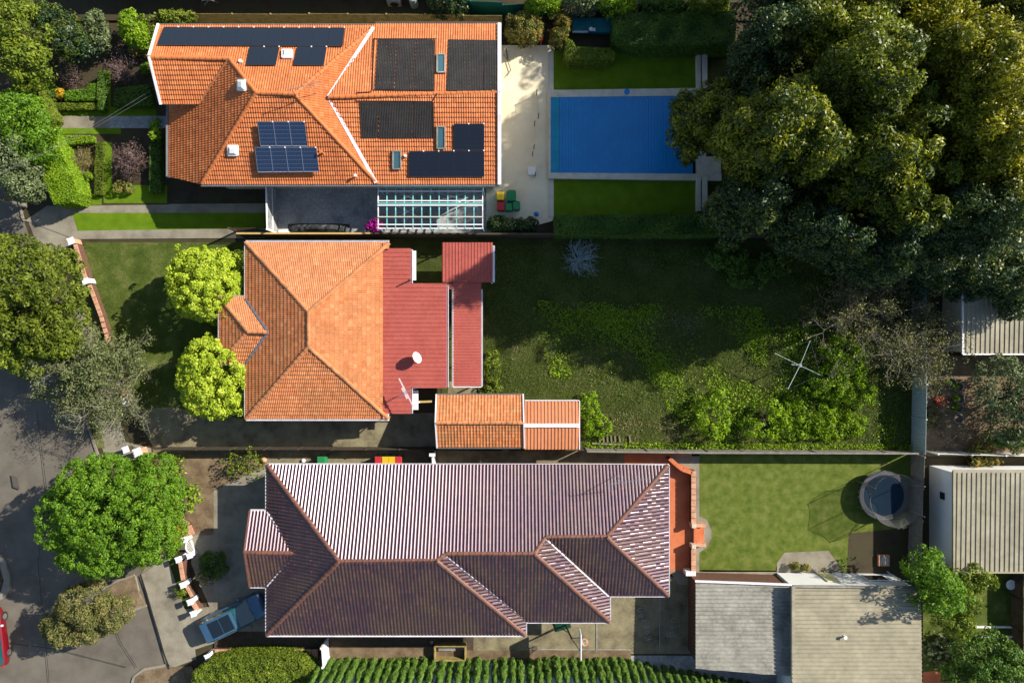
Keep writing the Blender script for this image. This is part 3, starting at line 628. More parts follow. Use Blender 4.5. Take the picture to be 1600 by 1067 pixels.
b = MB(); b.bar(P(642, 389, 3.25), P(598, 389, 3.4), .06, .12); b.bar(P(642, 645.5, 3.25), P(598, 645.5, 3.4), .06, .12); b.bar(P(644, 443.5, 3.25), P(698, 443.5, 3.2), .06, .1); b.bar(P(644, 605.5, 3.25), P(698, 605.5, 3.2), .06, .1); b.build('barge_board', M['redmetal'], B)
# flue with long shadow and bits near the notch
pipe(B, fl, 641, 438, .75, .05, 'flue', 'darktimber')
b = MB(); b.tube([P(644, 640, 3.2), P(650, 632, 3.0), P(655, 628, 2.6), P(655, 628, .2)], .05, 8); b.build('downpipe', M['white'], B)
b = MB(); b.bar(P(648, 610, 2.6), P(648, 640, 2.6), .5, .04); b.build('window_hood', M['white'], B)
b = MB(); b.bar(P(647, 392, 2.7), P(647, 438, 2.7), .28, .05); b.build('window_hood', M['white'], B)
b = MB(); b.bar(P(650, 628, 2.4), P(675, 627, 2.5), .14, .08); b.build('beam', M['ochre'], B)
# carport roof (top) and verandah roof
cr = empty('metal_carport', P(731, 412), 'square dark red metal roof standing beside the fence, half in tree shade', 'carport')
cpl = plane(730, 410, 2.75, 1, 0, .03); rb = MB(); ribs(rb, cpl, [rect(691, 379, 770, 441)], .22, .03, .22, (0, 1)); rb.build('roof', M['redmetal'], cr)
gutter(cr, [((771.5, 384, 2.72), (771.5, 441, 2.72))], M['gutterwhite'], .14)
for x, y in ((694, 382), (767, 382), (694, 438), (767, 438)):
    b = MB(); p = P(x, y, 2.6); b.bar((p.x, p.y, 0), (p.x, p.y, 2.65), .09, .09); b.build('post', M['white'], cr)
for y in (381, 439):
    b = MB(); b.bar(P(692, y, 2.62), P(769, y, 2.62), .07, .14); b.build('beam', M['redmetal'], cr)
vr = empty('metal_verandah', P(730, 522), 'long narrow red metal verandah roof with white gutters', 'verandah')
vpl = plane(730, 520, 2.65, 1, 0, .06); rb = MB(); ribs(rb, vpl, [rect(708, 439, 752, 603)], .2, .025, .22, (1, 0)); ribs(rb, plane(724, 445, 2.66, 1, 0, .06), [rect(697, 443, 708, 452)], .2, .02, .22, (1, 0)); rb.build('roof', M['redmetal'], vr)
gutter(vr, [((707.5, 448, 2.7), (707.5, 604, 2.7)), ((753, 452, 2.55), (753, 604, 2.55))], M['gutterwhite'], .1)
b = MB(); b.bar(P(700, 452, 2.5), P(700, 602, 2.5), .14, .05); b.build('lower_flashing', M['redmetal'], vr)
b = MB(); b.bar(P(708, 604.5, 2.63), P(752, 604.5, 2.57), .06, .12); b.build('barge_board', M['gutterwhite'], vr)
for x, y in ((749, 456), (749, 505), (749, 552), (749, 600)):
    b = MB(); p = P(x, y, 2.5); b.bar((p.x, p.y, 0), (p.x, p.y, 2.5), .09, .09); b.build('post', M['white'], vr)
# satellite dish
sd = empty('satellite_dish', on(655, 566, fl), 'pale round satellite dish on the red metal roof', 'satellite dish')
c = P(651, 559, 4.0); b = MB(); b.tube([on(657, 566, fl), P(655, 562, 3.8), c-S*.05], .03, 8); b.build('mount', M['steel'], sd)
b = MB(); a1 = S.cross(Vector((0, 0, 1))).normalized(); a2 = S.cross(a1); K = 24; vs2 = [c-S*.09]; fs2 = []
for rr, dz in ((.16, -.075), (.30, -.02), (.40, .05)):
    vs2 += [c+(a1*math.cos(2*math.pi*k/K)+a2*math.sin(2*math.pi*k/K))*rr+S*dz for k in range(K)]
fs2 += [(0, 1+k, 1+(k+1) % K) for k in range(K)]
for q in range(2): fs2 += [(1+q*K+k, 1+(q+1)*K+k, 1+(q+1)*K+(k+1) % K, 1+q*K+(k+1) % K) for k in range(K)]
b.add(vs2, fs2); b.build('dish', M['whiteplastic'], sd, smooth=True)
b = MB(); b.tube([c-a2*.38, c+S*.45], .014, 6); b.tube([c+S*.40, c+S*.50], .04, 8); b.build('feed_arm', M['steel'], sd)
yagi('roof_antenna', on(639, 611, fl), 1.35, math.radians(27), 1.5, 10, 'pink grey television antenna on the red metal roof', .35, True)
# ---- C: tiled garage and its metal annex
G = house('garage', (748, 658), 'small gabled garage with orange tiled roof at the yard edge')
gN = plane(750, 617, 2.45, 0, 1, .42); gS = plane(750, 698, 2.45, 0, -1, .42); rb = MB()
tiles(rb, gN, [[(683, 617), (817, 617), (818, 660), (682, 660)]], .22, .26, .03); tiles(rb, gS, [[(682, 660), (818, 660), (819, 698), (684, 698)]], .22, .26, .03); rb.build('roof', M['tile_c'], G)
hipcaps(G, [((681, 660.5), gN, (818, 660.5), gN)], M['ridge_b'], .12)
b = MB()
for a, pa, c, pc in (((682, 616), gN, (680.5, 660), gN), ((680.5, 660), gS, (683, 699), gS), ((817.5, 616), gN, (818.5, 660), gN), ((818.5, 660), gS, (819.5, 699), gS)): b.bar(on(*a, pa)+Vector((0, 0, .05)), on(*c, pc)+Vector((0, 0, .05)), .09, .16)
b.build('barge_board', M['gutterwhite'], G); gutter(G, [((683, 699.5, 2.4), (819, 699.5, 2.4)), ((683, 616, 2.4), (817, 616, 2.4))], M['guttergrey'], .1)
walls(G, [(683, 617), (817, 617), (817, 698), (683, 698)], 2.45, M['brick'], .2)
G2 = house('garage_annex', (862, 663), 'garage annex with ribbed terracotta metal roof and white ridge cap')
hN = plane(860, 626, 2.3, 0, 1, .14); hS = plane(860, 702, 2.3, 0, -1, .14); rb = MB(); ribs(rb, hN, [rect(820, 626, 905, 664.5)], .24, .04, .3, (0, 1)); ribs(rb, hS, [rect(820, 664.5, 905, 702)], .24, .04, .3, (0, 1)); rb.build('roof', M['orangemetal'], G2)
b = MB(); b.bar(P(819, 664.5, 2.62), P(905, 664.5, 2.62), .26, .05); b.build('ridge_capping', M['gutterwhite'], G2)
b = MB(); b.bar(P(905.5, 626, 2.32), P(905.5, 702, 2.32), .06, .1); b.bar(P(820, 625.5, 2.32), P(905, 625.5, 2.32), .06, .1); b.build('barge_board', M['gutterwhite'], G2)
walls(G2, [(822, 626), (905, 626), (905, 702), (822, 702)], 2.3, M['cream_wall'], .15)
# ---- D: glazed tile house
D = house('tiled_house', (720, 860), 'long house with glazed purple brown tiled hipped roof')
dN = plane(700, 726, 3.5, 0, 1, .483); dW = plane(417, 850, 3.5, -1, 0, .497); dE = plane(1044, 830, 3.5, 1, 0, .48)
d1 = plane(600, 991, 3.5, 0, -1, .483); d2 = plane(880, 971, 3.5, 0, -1, .483); d3 = plane(1000, 930, 3.5, 0, -1, .483)
e1 = plane(821, 980, 3.5, 1, 0, .483); e2 = plane(952, 950, 3.5, 1, 0, .483); pn = plane(400, 798, 3.5, 0, 1, .40); ps = plane(400, 916, 3.5, 0, -1, .40)
rb = MB(); T = dict(tw=.232, ch=.35, roll=.055, step=.035, prof='wave')
tiles(rb, dN, [[(417, 726), (530, 726), (530, 877)], [(530, 726), (682, 726), (682, 876), (530, 877)], [(682, 726), (697, 726), (697, 865), (682, 876)], [(697, 726), (835, 726), (835, 865), (697, 865)],
               [(835, 726), (853, 726), (853, 839), (835, 865)], [(853, 726), (948, 726), (948, 839), (853, 839)], [(948, 726), (1044, 727), (948, 839)]], **T)
tiles(rb, dW, [[(417, 726), (530, 877), (417, 991)]], **T); tiles(rb, dE, [[(948, 839), (1044, 727), (1044, 930)]], **T)
tiles(rb, d1, [[(530, 877), (682, 876), (821, 992), (417, 991)]], **T); tiles(rb, d2, [[(697, 866), (835, 865), (952, 971), (825, 971)]], **T); tiles(rb, d3, [[(853, 840), (948, 839), (1044, 930), (952, 930)]], **T)
tiles(rb, e1, [[(682, 876), (697, 865), (821, 966), (821, 992)]], **T); tiles(rb, e2, [[(835, 865), (853, 840), (952, 930), (952, 971)]], **T)
tiles(rb, pn, [[(391, 798), (418, 798), (463, 864), (383, 862)]], **T); tiles(rb, ps, [[(383, 862), (463, 864), (418, 916), (391, 916)]], **T)
rb.build('roof', M['tile_d'], D)
hipcaps(D, [((417, 726), dN, (530, 877), dN), ((530, 877), dN, (682, 876), dN), ((682, 876), dN, (697, 865), dN), ((697, 865), dN, (835, 865), dN), ((835, 865), dN, (853, 839), dN), ((853, 839), dN, (948, 839), dN), ((1044, 727), dN, (948, 839), dN),
            ((417, 991), d1, (530, 877), d1), ((821, 992), d1, (682, 876), d1), ((952, 971), d2, (835, 865), d2), ((1044, 930), d3, (948, 839), d3), ((383, 863), pn, (463, 864), pn)], M['ridge_d'], .14)
flash(D, [((697, 867), e1, (821, 967), e1), ((854, 842), e2, (951, 931), e2), ((418, 799), pn, (462, 862), pn), ((462, 865), ps, (418, 915), ps)], M['gutterwhite'], .09, lift=.085)
gw = []
ev = [(417, 725), (1045, 726), (1045, 931), (953, 931), (953, 972), (822, 972), (822, 993), (416, 993), (416, 917), (391, 917)]
for p, q in zip(ev[:-1], ev[1:]): gw.append(((*p, 3.5), (*q, 3.5)))
gw += [((391, 797, 3.5), (416, 797, 3.5)), ((416, 797, 3.5), (416, 725, 3.5))]
gutter(D, gw, M['gutterwhite'], .12)
for a, pa, c, pc in (((391, 797), pn, (382.5, 862), pn), ((382.5, 862), ps, (391, 917), ps)): b = MB(); b.bar(on(*a, pa)+Vector((0, 0, .06)), on(*c, pc)+Vector((0, 0, .06)), .1, .16); b.build('barge_board', M['ridge_d'], D)
walls(D, [(417, 726), (1044, 726), (1044, 930), (952, 930), (952, 971), (821, 971), (821, 992), (417, 992), (417, 916), (391, 916), (391, 798), (417, 798)], 3.5, M['brick'], .5, soffit=M['white'])
yagi('roof_antenna', on(963, 742, dN), 2.4, math.radians(8), 2.6, 9, 'tall ochre television antenna on the glazed tile roof', 1.0)
# ---- garages at the lower right
E = house('garage', (1162, 975), 'garage with weathered grey ribbed metal roof, lower of the two joined')
ep = plane(1162, 975, 2.85, 0, 1, .02); rb = MB(); ribs(rb, ep, [[(1087, 908), (1237, 914), (1237, 1056), (1087, 1044)]], .27, .07, .12, (1, 0)); rb.build('roof', M['greymetal'], E)
walls(E, [(1089, 912), (1236, 916), (1236, 1054), (1089, 1042)], 2.8, M['brick'], .08)
b = MB(); b.bar(P(1086, 907.5, 2.92), P(1250, 913.5, 2.92), .12, .14); b.build('fascia', M['gutterwhite'], E)
F = house('garage', (1338, 985), 'large garage with cream beige ribbed metal roof, higher of the two joined')
fp = plane(1338, 990, 3.5, 0, 1, .03); rb = MB(); ribs(rb, fp, [[(1238, 917), (1439, 919), (1441, 1120), (1238, 1120)]], .28, .07, .12, (1, 0)); rb.build('roof', M['beigemetal'], F)
wf = walls(F, [(1240, 917), (1437, 919), (1439, 1118), (1240, 1118)], 3.4, M['white'], .1)
gutter(F, [((1238, 915.5, 3.55), (1439, 917.5, 3.55))], M['greymetal'], .16); b = MB(); b.bar(P(1237.5, 916, 3.5), P(1237.5, 1120, 3.5), .1, .18); b.bar(P(1240, 916.5, 3.58), P(1240, 1120, 3.58), .2, .03); b.build('barge_board', M['beigemetal'], F)
def on_wall(x0, x1, z0, z1, y=917, h=2.9, inset=.1): return P(x0, y, h), P(x1, y, h)
yw = P(1338, 917.8, 3.4).y-.1+.03
def wbox(parent, name, xw0, xw1, z0, z1, m, pr=.03):
    b = MB(); b.box(((xw0+xw1)/2, yw+pr/2, (z0+z1)/2), (xw1-xw0, pr, z1-z0)); return b.build(name, m, parent)
X = lambda px: P(px-4, 890, 0).x
M['creamdoor'] = mat('pale_yellow_door', (.58, .55, .30), scale=2, rough=.5, fineamt=.05, bmp=0)
wbox(F, 'door', X(1277), X(1296), 0, 2.05, M['creamdoor'], .05); wn_ = wbox(F, 'window', X(1340), X(1372), .9, 1.9, M['whitepaint'], .06)
b = MB(); b.box(((X(1340)+X(1372))/2, yw+.07, 1.4), (X(1372)-X(1340)-.12, .02, .88)); b.build('pane', M['darkglass'], wn_)
b = MB(); b.tube([Vector((X(1388), yw+.08, .1)), Vector((X(1388), yw+.08, 2.0)), Vector((X(1412), yw+.08, 2.3)), Vector((X(1426), yw+.08, 2.9))], .04, 8); b.build('downpipe', M['whitepaint'], F)
pipe(F, fp, 1318, 993, .25, .07, m='white', capr=.12)
H_ = house('shed', (1545, 800), 'white walled shed with ribbed beige metal roof at the right edge')
sp = plane(1560, 815, 2.92, 0, -1, .02); rb = MB(); ribs(rb, sp, [[(1491, 738), (1780, 738), (1780, 894), (1491, 894)]], .335, .05, .2, (0, 1)); rb.build('roof', M['beigemetal'], H_)
walls(H_, [(1491, 738), (1778, 738), (1778, 892), (1491, 892)], 2.9, M['whitepaint'], .04)
b = MB(); b.bar(P(1489.5, 736, 2.95), P(1489.5, 894, 2.95), .1, .16); b.bar(P(1489, 736.5, 2.95), P(1780, 736.5, 2.95), .22, .1); b.bar(P(1489, 894, 2.93), P(1780, 894, 2.93), .1, .1); b.build('barge_board', M['beigemetal'], H_)
xw = P(1491, 800, 2.9).x+.04; b = MB(); yv = P(1475, 774, 1.5).y
for k in range(4): b.box((xw-.02, yv, 1.35+.14*k), (.04, .5, .09))
b.build('vent_grille', M['black'], H_)
I_ = house('shed', (1560, 500), 'ribbed beige shed roof half under the big evergreen trees')
ip = plane(1560, 500, 2.5, 0, -1, .03); rb = MB(); ribs(rb, ip, [[(1505, 452), (1760, 452), (1760, 553), (1505, 553)]], .335, .05, .2, (0, 1)); rb.build('roof', M['beigemetal'], I_)
walls(I_, [(1505, 452), (1758, 452), (1758, 552), (1505, 552)], 2.45, M['cream_wall'], .1); b = MB(); b.bar(P(1504, 553.5, 2.5), P(1760, 553.5, 2.5), .1, .1); b.bar(P(1504, 452, 2.53), P(1504, 553, 2.53), .1, .1); b.build('barge_board', M['gutterwhite'], I_)
# ---- top brick house in deep shade
K_ = house('brick_house', (560, -30), 'dark brown brick house in deep shade along the top edge')
M['shadebrick'] = mat('shaded_red_brick', (.05, .022, .018), (.09, .04, .03), scale=8, rough=.9, fine=25, fineamt=.4)  # brick colour darkened to carry the deep shade on this house
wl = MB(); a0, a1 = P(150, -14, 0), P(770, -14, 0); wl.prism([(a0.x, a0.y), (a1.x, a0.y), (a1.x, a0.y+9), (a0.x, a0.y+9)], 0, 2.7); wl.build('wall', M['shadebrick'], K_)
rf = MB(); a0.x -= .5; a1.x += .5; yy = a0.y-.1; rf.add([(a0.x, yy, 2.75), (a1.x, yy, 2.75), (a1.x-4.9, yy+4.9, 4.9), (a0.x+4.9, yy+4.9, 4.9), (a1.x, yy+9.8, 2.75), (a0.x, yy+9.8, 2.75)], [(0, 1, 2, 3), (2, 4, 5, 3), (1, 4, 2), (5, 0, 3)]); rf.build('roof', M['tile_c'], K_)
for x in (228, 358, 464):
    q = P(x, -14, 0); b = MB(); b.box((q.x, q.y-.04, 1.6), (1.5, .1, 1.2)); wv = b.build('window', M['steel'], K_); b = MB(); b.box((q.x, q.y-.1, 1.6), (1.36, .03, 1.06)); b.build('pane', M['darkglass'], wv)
for x, n_ in ((618, 'air_conditioner'),):
    t = empty(n_, P(x, 8), 'grey air conditioning unit against the shaded brick house', 'air conditioner'); q = P(x, 8); b = MB(); b.box((q.x, q.y, .5), (1.0, .45, .9)); b.build('casing', M['greyconc'], t); b = MB(); b.tube([(q.x, q.y-.24, .5), (q.x, q.y-.22, .5)], .3, 20); b.build('fan_grille', M['black'], t)
b = MB(); q = P(648, 10); b.tube([(q.x, q.y, 0), (q.x, q.y, .1), (q.x, q.y, 1.3), (q.x, q.y, 1.42)], [.28, .3, .3, .12], 20); b.build('water_heater', M['colorbond'], label='pale round water heater against the shaded brick house', cat='water heater', smooth=False)
b = MB(); q = P(335, 14)
for k in range(7): b.bar((q.x-.5+k*.1, q.y+.1*k, .5), (q.x-.1+k*.1, q.y-.3+.1*k, 1.3), .03, .03)
b.tube([(q.x-.7, q.y+.3, .45), (q.x-.2, q.y-.1, 1.5), (q.x+.3, q.y-.1, 1.55), (q.x+.5, q.y+.2, .5)], .05, 6); b.build('folded_frame', M['steel'], label='blue grey curved slatted frame in the shade behind the top fence', cat='frame')
# ------------------------------------------------------------------ fences and garden walls
def fence(name, pts, h, label, m, pm=None, pale=.11, gap=.008, jit=.03, bay=2.4, cap=None, post=True, cat='fence', thick=.02):
    w_ = [P(*p) for p in pts]; t = empty(name, w_[0], label, cat)
    for a, c in zip(w_[:-1], w_[1:]):
        d = c-a; L = d.length; d.normalize(); nb = max(1, round(L/bay)); bl = L/nb
        for k in range(nb):
            s = a+d*(bl*k); ln = (R.random()-.5)*jit*2; nn = Vector((-d.y, d.x, 0)); b = MB(); x = 0
            while x < bl-.01:
                hh = h+(R.random()-.5)*jit; q0 = s+d*x; q1 = s+d*min(bl, x+pale-gap); o = nn*((R.random()-.5)*.01)
                b.bar(((q0+q1)/2)+o+Vector((0, 0, .02)), ((q0+q1)/2)+o+nn*ln+Vector((0, 0, hh)), (q1-q0).length, thick, up=nn); x += pale
            b.build('panel', m, t)
            if post:
                b = MB(); b.bar((s.x, s.y, 0), (s.x+nn.x*ln, s.y+nn.y*ln, h+.06), .1, .1, up=nn); b.build('post', pm or m, t)
            if cap:
                b = MB(); b.bar(s+Vector((0, 0, h+.04)), s+d*bl+Vector((0, 0, h+.04)), .12, .05); b.build('capping', cap, t)
    return t
fence('timber_fence', [(262, 40), (785, 42)], 1.8, 'long olive brown paling fence leaning behind the orange roofed house', M['timber'], jit=.05, cap=None, bay=2.6)
fence('timber_fence', [(385, 371), (590, 371)], 1.8, 'dark paling fence between the courtyard and the faded terracotta house', M['darktimber'], cap=M['ochre'])
fence('timber_fence', [(590, 371), (880, 372)], 1.8, 'dark paling fence under the open steel frame', M['darktimber'], cap=M['darktimber'])
fence('timber_fence', [(880, 372), (1425, 374)], 1.7, 'shaded paling fence hidden along the pool hedge', M['darktimber'])
fence('picket_fence', [(370, 362), (414, 362)], 1.5, 'dark slatted gate panel with striped shadow beside the courtyard', M['darktimber'], pale=.16, gap=.09)
fence('timber_fence', [(268, 698), (680, 698)], 1.35, 'low dark fence along the shaded driveway', M['darktimber'], jit=.02)
fence('timber_fence', [(680, 698), (910, 699)], 1.5, 'low dark fence behind the garage', M['darktimber'], jit=.02)
fence('timber_fence', [(915, 700), (1100, 702), (1425, 703)], 1.5, 'grey weathered fence between the overgrown yard and the green lawn', M['greytimber'], cap=M['greytimber'])
fence('steel_fence', [(1424, 400), (1424, 598)], 1.8, 'pale steel fence hidden by the straggly tree', M['colorbond'], pale=.2, gap=.012, jit=.0, bay=2.4)
fence('steel_fence', [(1425, 598), (1423, 704)], 1.8, 'pale blue green steel fence lit by sky at the end of the yard', M['colorbond'], pale=.2, gap=.012, jit=.0, bay=2.4)
fence('timber_fence', [(1422, 708), (1416, 900)], 1.75, 'grey paling fence beside the trampoline', M['greytimber'], jit=.02)
fence('white_fence', [(1446, 704), (1600, 708), (1760, 708)], 1.5, 'pale fence above the white shed', M['whitepaint'], pale=.6, gap=.01, jit=.01)
fence('green_fence', [(786, 28), (870, 24)], 1.9, 'deep green mesh fence behind the round bushes', M['greenmesh'], pale=.5, gap=.0)
fence('green_fence', [(690, 24), (786, 28)], 2.3, 'sagging green mesh screen behind the paling fence', M['greenmesh'], pale=.5, gap=.0)
fence('wire_fence', [(960, 22), (1150, 20)], 1.5, 'thin fence behind the long pool hedge', M['greytimber'], pale=.4, gap=.05)
# sliding gate seen from inside
g = empty('sliding_gate', P(432, 328), 'tall pale sliding gate closing the courtyard', 'gate')
b = MB(); a, c = P(432, 293), P(434, 366); b.bar(a+Vector((0, 0, 1.1)), c+Vector((0, 0, 1.1)), .05, 2.0); b.build('panel', M['greyconc'], g)
b = MB(); b.bar(a+Vector((0, 0, 2.15)), c+Vector((0, 0, 2.15)), .09, .08); b.bar(a+Vector((.05, 0, 1.1)), c+Vector((.05, 0, 1.1)), .04, .07); b.build('rail', M['whitepaint'], g)
for q in (a, c): b = MB(); b.box((q.x, q.y, 1.12), (.12, .12, 2.24)); b.build('post', M['whitepaint'], g)
def pillar(px, h, label, wd=.42, m='pinkbrick', group=None):
    t = empty('gate_pillar', P(*px), label, 'pillar', group); p = P(*px); rz = math.radians(20)
    b = MB(); b.box((p.x, p.y, h/2), (wd*.85, wd*.85, h), rz); b.build('shaft', M[m], t)
    b = MB(); b.box((p.x, p.y, h+.035), (wd*1.15, wd*1.15, .07), rz); b.box((p.x, p.y, h+.09), (wd*.8, wd*.8, .05), rz); b.build('cap', M['whitepaint'], t); return t
def gwall(pts, h, label, m='pinkbrick', wd=.24, capm=None):
    w_ = [P(*p) for p in pts]; b = MB(); k = 0
    t = empty('garden_wall', w_[0], label, 'wall')
    for a, c in zip(w_[:-1], w_[1:]): b.bar(a+Vector((0, 0, (h-.05)/2)), c+Vector((0, 0, (h-.05)/2)), wd*.85, h-.05)
    b.build('wall_body', M['brick'], t); b = MB()
    for a, c in zip(w_[:-1], w_[1:]):
        d = c-a; n = max(1, int(d.length/.42))
        for i in range(n):
            b.bar(a+d*(i/n+.006)+Vector((0, 0, h-.02)), a+d*((i+1)/n-.006)+Vector((0, 0, h-.02)), wd*1.1, .06)
    b.build('coping', M[m], t); return t
pillar((124, 380), .95, 'pale pillar at the top corner of the front lawn'); pillar((146, 441), .95, 'pale pillar halfway along the front lawn wall', m='whitepaint')
pillar((207, 626), .9, 'white pillar on the upper side of the shaded driveway mouth', .5); pillar((226, 703), .95, 'white pillar on the lower side of the shaded driveway mouth', .5); pillar((205, 700), .7, 'dark shaded block beside the white driveway pillar', .4, 'darktimber')
gwall([(128, 384), (144, 436)], .8, 'upper stretch of low wall beside the front lawn'); gwall([(148, 446), (166, 495), (202, 618)], .65, 'lower stretch of low wall beside the front lawn')
gwall([(232, 708), (246, 730), (254, 762), (258, 785)], .75, 'pink capped low wall behind the bright green street tree')
gwall([(268, 820), (282, 806), (300, 818), (306, 832)], .6, 'curved pink wall around the yellow shrub', wd=.4)
for p, l in (((298, 837), 'white gatepost above the arched white gate'), ((306, 861), 'white gatepost below the arched white gate'), ((289, 867), 'white gatepost beside the dark bars'), ((296, 906), 'single white gatepost on the shaded wall'),
             ((307, 932), 'bright white gatepost above the blue car'), ((312, 950), 'white gatepost nearest the blue car'), ((334, 1016), 'white gatepost at the corner of the long pink wall')): pillar(p, 1.0, l, .36, 'whitepaint')
gwall([(290, 872), (295, 900)], .85, 'short pink wall between two white gateposts', wd=.26); gwall([(297, 911), (306, 927)], .6, 'shaded curved wall beneath the spiky plant', wd=.2); gwall([(308, 936), (316, 948)], .7, 'pink wall piece beside the driveway', wd=.3)
gt = empty('arched_gate', P(303, 849), 'white arched pedestrian gate with bars', 'gate'); a, c = P(301, 841), P(307, 858)
for i in range(9):
    q = a+(c-a)*((i+.5)/9); hh = .95+.35*math.sin(math.pi*(i+.5)/9); b = MB(); b.tube([q, q+Vector((0, 0, hh))], .022, 6); b.build('bar', M['whitepaint'], gt)
b = MB(); b.tube([a+(c-a)*(i/10)+Vector((0, 0, .95+.35*math.sin(math.pi*i/10))) for i in range(11)], .045, 6); b.bar(a+Vector((0, 0, .3)), c+Vector((0, 0, .3)), .05, .05); b.build('arch_rail', M['whitepaint'], gt)
t = empty('bench', P(289, 850), 'small grey slatted bench outside the arched gate', 'bench')
for i in range(6): b = MB(); b.bar(P(283+i*2.4, 843)+Vector((0, 0, .4)), P(286+i*2.4, 856)+Vector((0, 0, .4)), .09, .03); b.build('slat', M['greytimber'], t)
for q in ((284, 844), (296, 844), (286, 856), (298, 856)): b = MB(); b.bar(P(*q), P(*q)+Vector((0, 0, .39)), .06, .06); b.build('leg', M['darktimber'], t)
# long pink wall under the car and white wall before the hedge
gwall([(340, 1016), (420, 1017), (500, 1016)], .55, 'long pink capped wall along the bottom of the shaded driveway', wd=.62)
gwall([(336, 1026), (500, 1027)], .5, 'white rendered wall along the clipped bottom hedge', 'whitepaint', .34)
b = MB(); q = P(452, 1020); b.box((q.x, q.y, .35), (.42, .42, .7)); b.build('wall_pillar', M['whitepaint'], label='white square pillar on the long pink wall', cat='pillar')
t = empty('side_gate', P(514, 1010), 'white side gate between the brown tiled house and the pencil pines', 'gate')
b = MB(); b.bar(P(513, 996)+Vector((0, 0, .9)), P(515, 1022)+Vector((0, 0, .9)), .07, 1.7); b.build('panel', M['whitepaint'], t)
for q in ((513, 995), (515, 1024)): b = MB(); b.bar(P(*q), P(*q)+Vector((0, 0, 1.9)), .14, .14); b.build('post', M['whitepaint'], t)
t = empty('side_gate', P(680, 712), 'small white T shaped gate across the side path', 'gate')
b = MB(); b.bar(P(680, 704)+Vector((0, 0, 1.0)), P(681, 726)+Vector((0, 0, 1.0)), .1, 1.6); b.build('panel', M['whitepaint'], t)
b = MB(); b.box(P(680, 704)+Vector((0, 0, 1.85)), (.42, .22, .08)); b.bar(P(680, 704), P(680, 704)+Vector((0, 0, 1.84)), .12, .12); b.build('post', M['whitepaint'], t)
# patio parapet and steps
gwall([(1042, 713), (1052, 722), (1062, 730), (1077, 735)], .85, 'curved terracotta parapet at the top of the patio', 'terra', .26)
gwall([(1079, 732), (1079, 814)], .85, 'upper straight peach parapet of the patio', 'pinkbrick', .3); gwall([(1079, 850), (1079, 888)], .85, 'lower straight peach parapet of the patio', 'pinkbrick', .3)
for p, l in (((1079, 816), 'cream pier on the upper side of the patio steps'), ((1079, 848), 'cream pier on the lower side of the patio steps')):
    b = MB(); q = P(*p); b.box((q.x, q.y, .48), (.3, .3, .96)); b.build('pier', M['coping'], label=l, cat='pillar')
b = MB(); q = P(1074, 889); b.box((q.x, q.y, .5), (.7, .3, 1.0)); b.build('pier', M['whitepaint'], label='white end block of the patio parapet', cat='wall')
t = empty('steps', P(1089, 833), 'terracotta steps leading from the patio to the lawn', 'steps')
for i, (x0, x1, h) in enumerate(((1081, 1086, .55), (1086, 1091, .38), (1091, 1099, .2))):
    b = MB(); pbox(b, x0, 820, x1, 845, 0, h); b.build('tread', M['terra'], t)
for y0, y1 in ((815, 820), (845, 850)): b = MB(); pbox(b, 1081, y0, 1099.5, y1, 0, .62); b.build('side_wall', M['pinkbrick'], t)
# ------------------------------------------------------------------ open steel frame over the courtyard end
pg = empty('open_carport', P(672, 326), 'unroofed teal and white steel frame of a carport', 'carport frame')
def PF(x, y, h): return P(x, y, h)
Z = lambda y: 2.6+.9*(1-abs(y-328)/40)          # low gable profile
xs = [591+k*13.6 for k in range(13)]
for i, x in enumerate(xs):
    b = MB(); b.bar(P(x, 293, 2.6), P(x, 330, 3.0), .06, .1); b.bar(P(x, 330, 3.0), P(x, 357, 2.6), .06, .1); b.build('rafter', M['teal'] if 0 < i < 12 else M['whitepaint'], pg)
for y, h, m in ((299, 2.72, 'whitepaint'), (314, 2.9, 'whitepaint'), (321, 3.06, 'whitepaint'), (318, 2.98, 'teal'), (339, 2.93, 'coping'), (351, 2.72, 'whitepaint'), (357, 2.6, 'whitepaint'), (293, 2.6, 'teal')):
    b = MB(); b.bar(P(590, y, h), P(755, y, h), .07, .07); b.build('purlin', M[m], pg)
for x0, x1 in ((620, 655), (680, 735)):
    for y0, y1 in ((300, 315), (322, 340)):
        b = MB(); b.bar(P(x0, y0, 2.75), P(x1, y1, 2.85), .03, .02); b.build('brace', M['steel'], pg); b = MB(); b.bar(P(x0, y1, 2.80), P(x1, y0, 2.70), .03, .02); b.build('brace', M['steel'], pg)
for x in (591, 672, 754):
    for y in (294, 356): b = MB(); q = P(x, y, 2.6); b.bar((q.x, q.y, 0), (q.x, q.y, 2.6), .09, .09); b.build('post', M['teal'], pg)
b = MB(); K = [P(695, 326, 1.2), P(712, 322, 1.35), P(732, 308, 1.3), P(728, 306, 1.2), P(708, 314, 1.25)]; b.hexa([K[0]-Vector((0, 0, .04)), K[1]-Vector((0, 0, .04)), K[2]-Vector((0, 0, .04)), K[4]-Vector((0, 0, .04))], [K[0], K[1], K[2], K[4]])
b.build('board', M['whiteplastic'], label='white board lying tilted under the steel frame', cat='board')
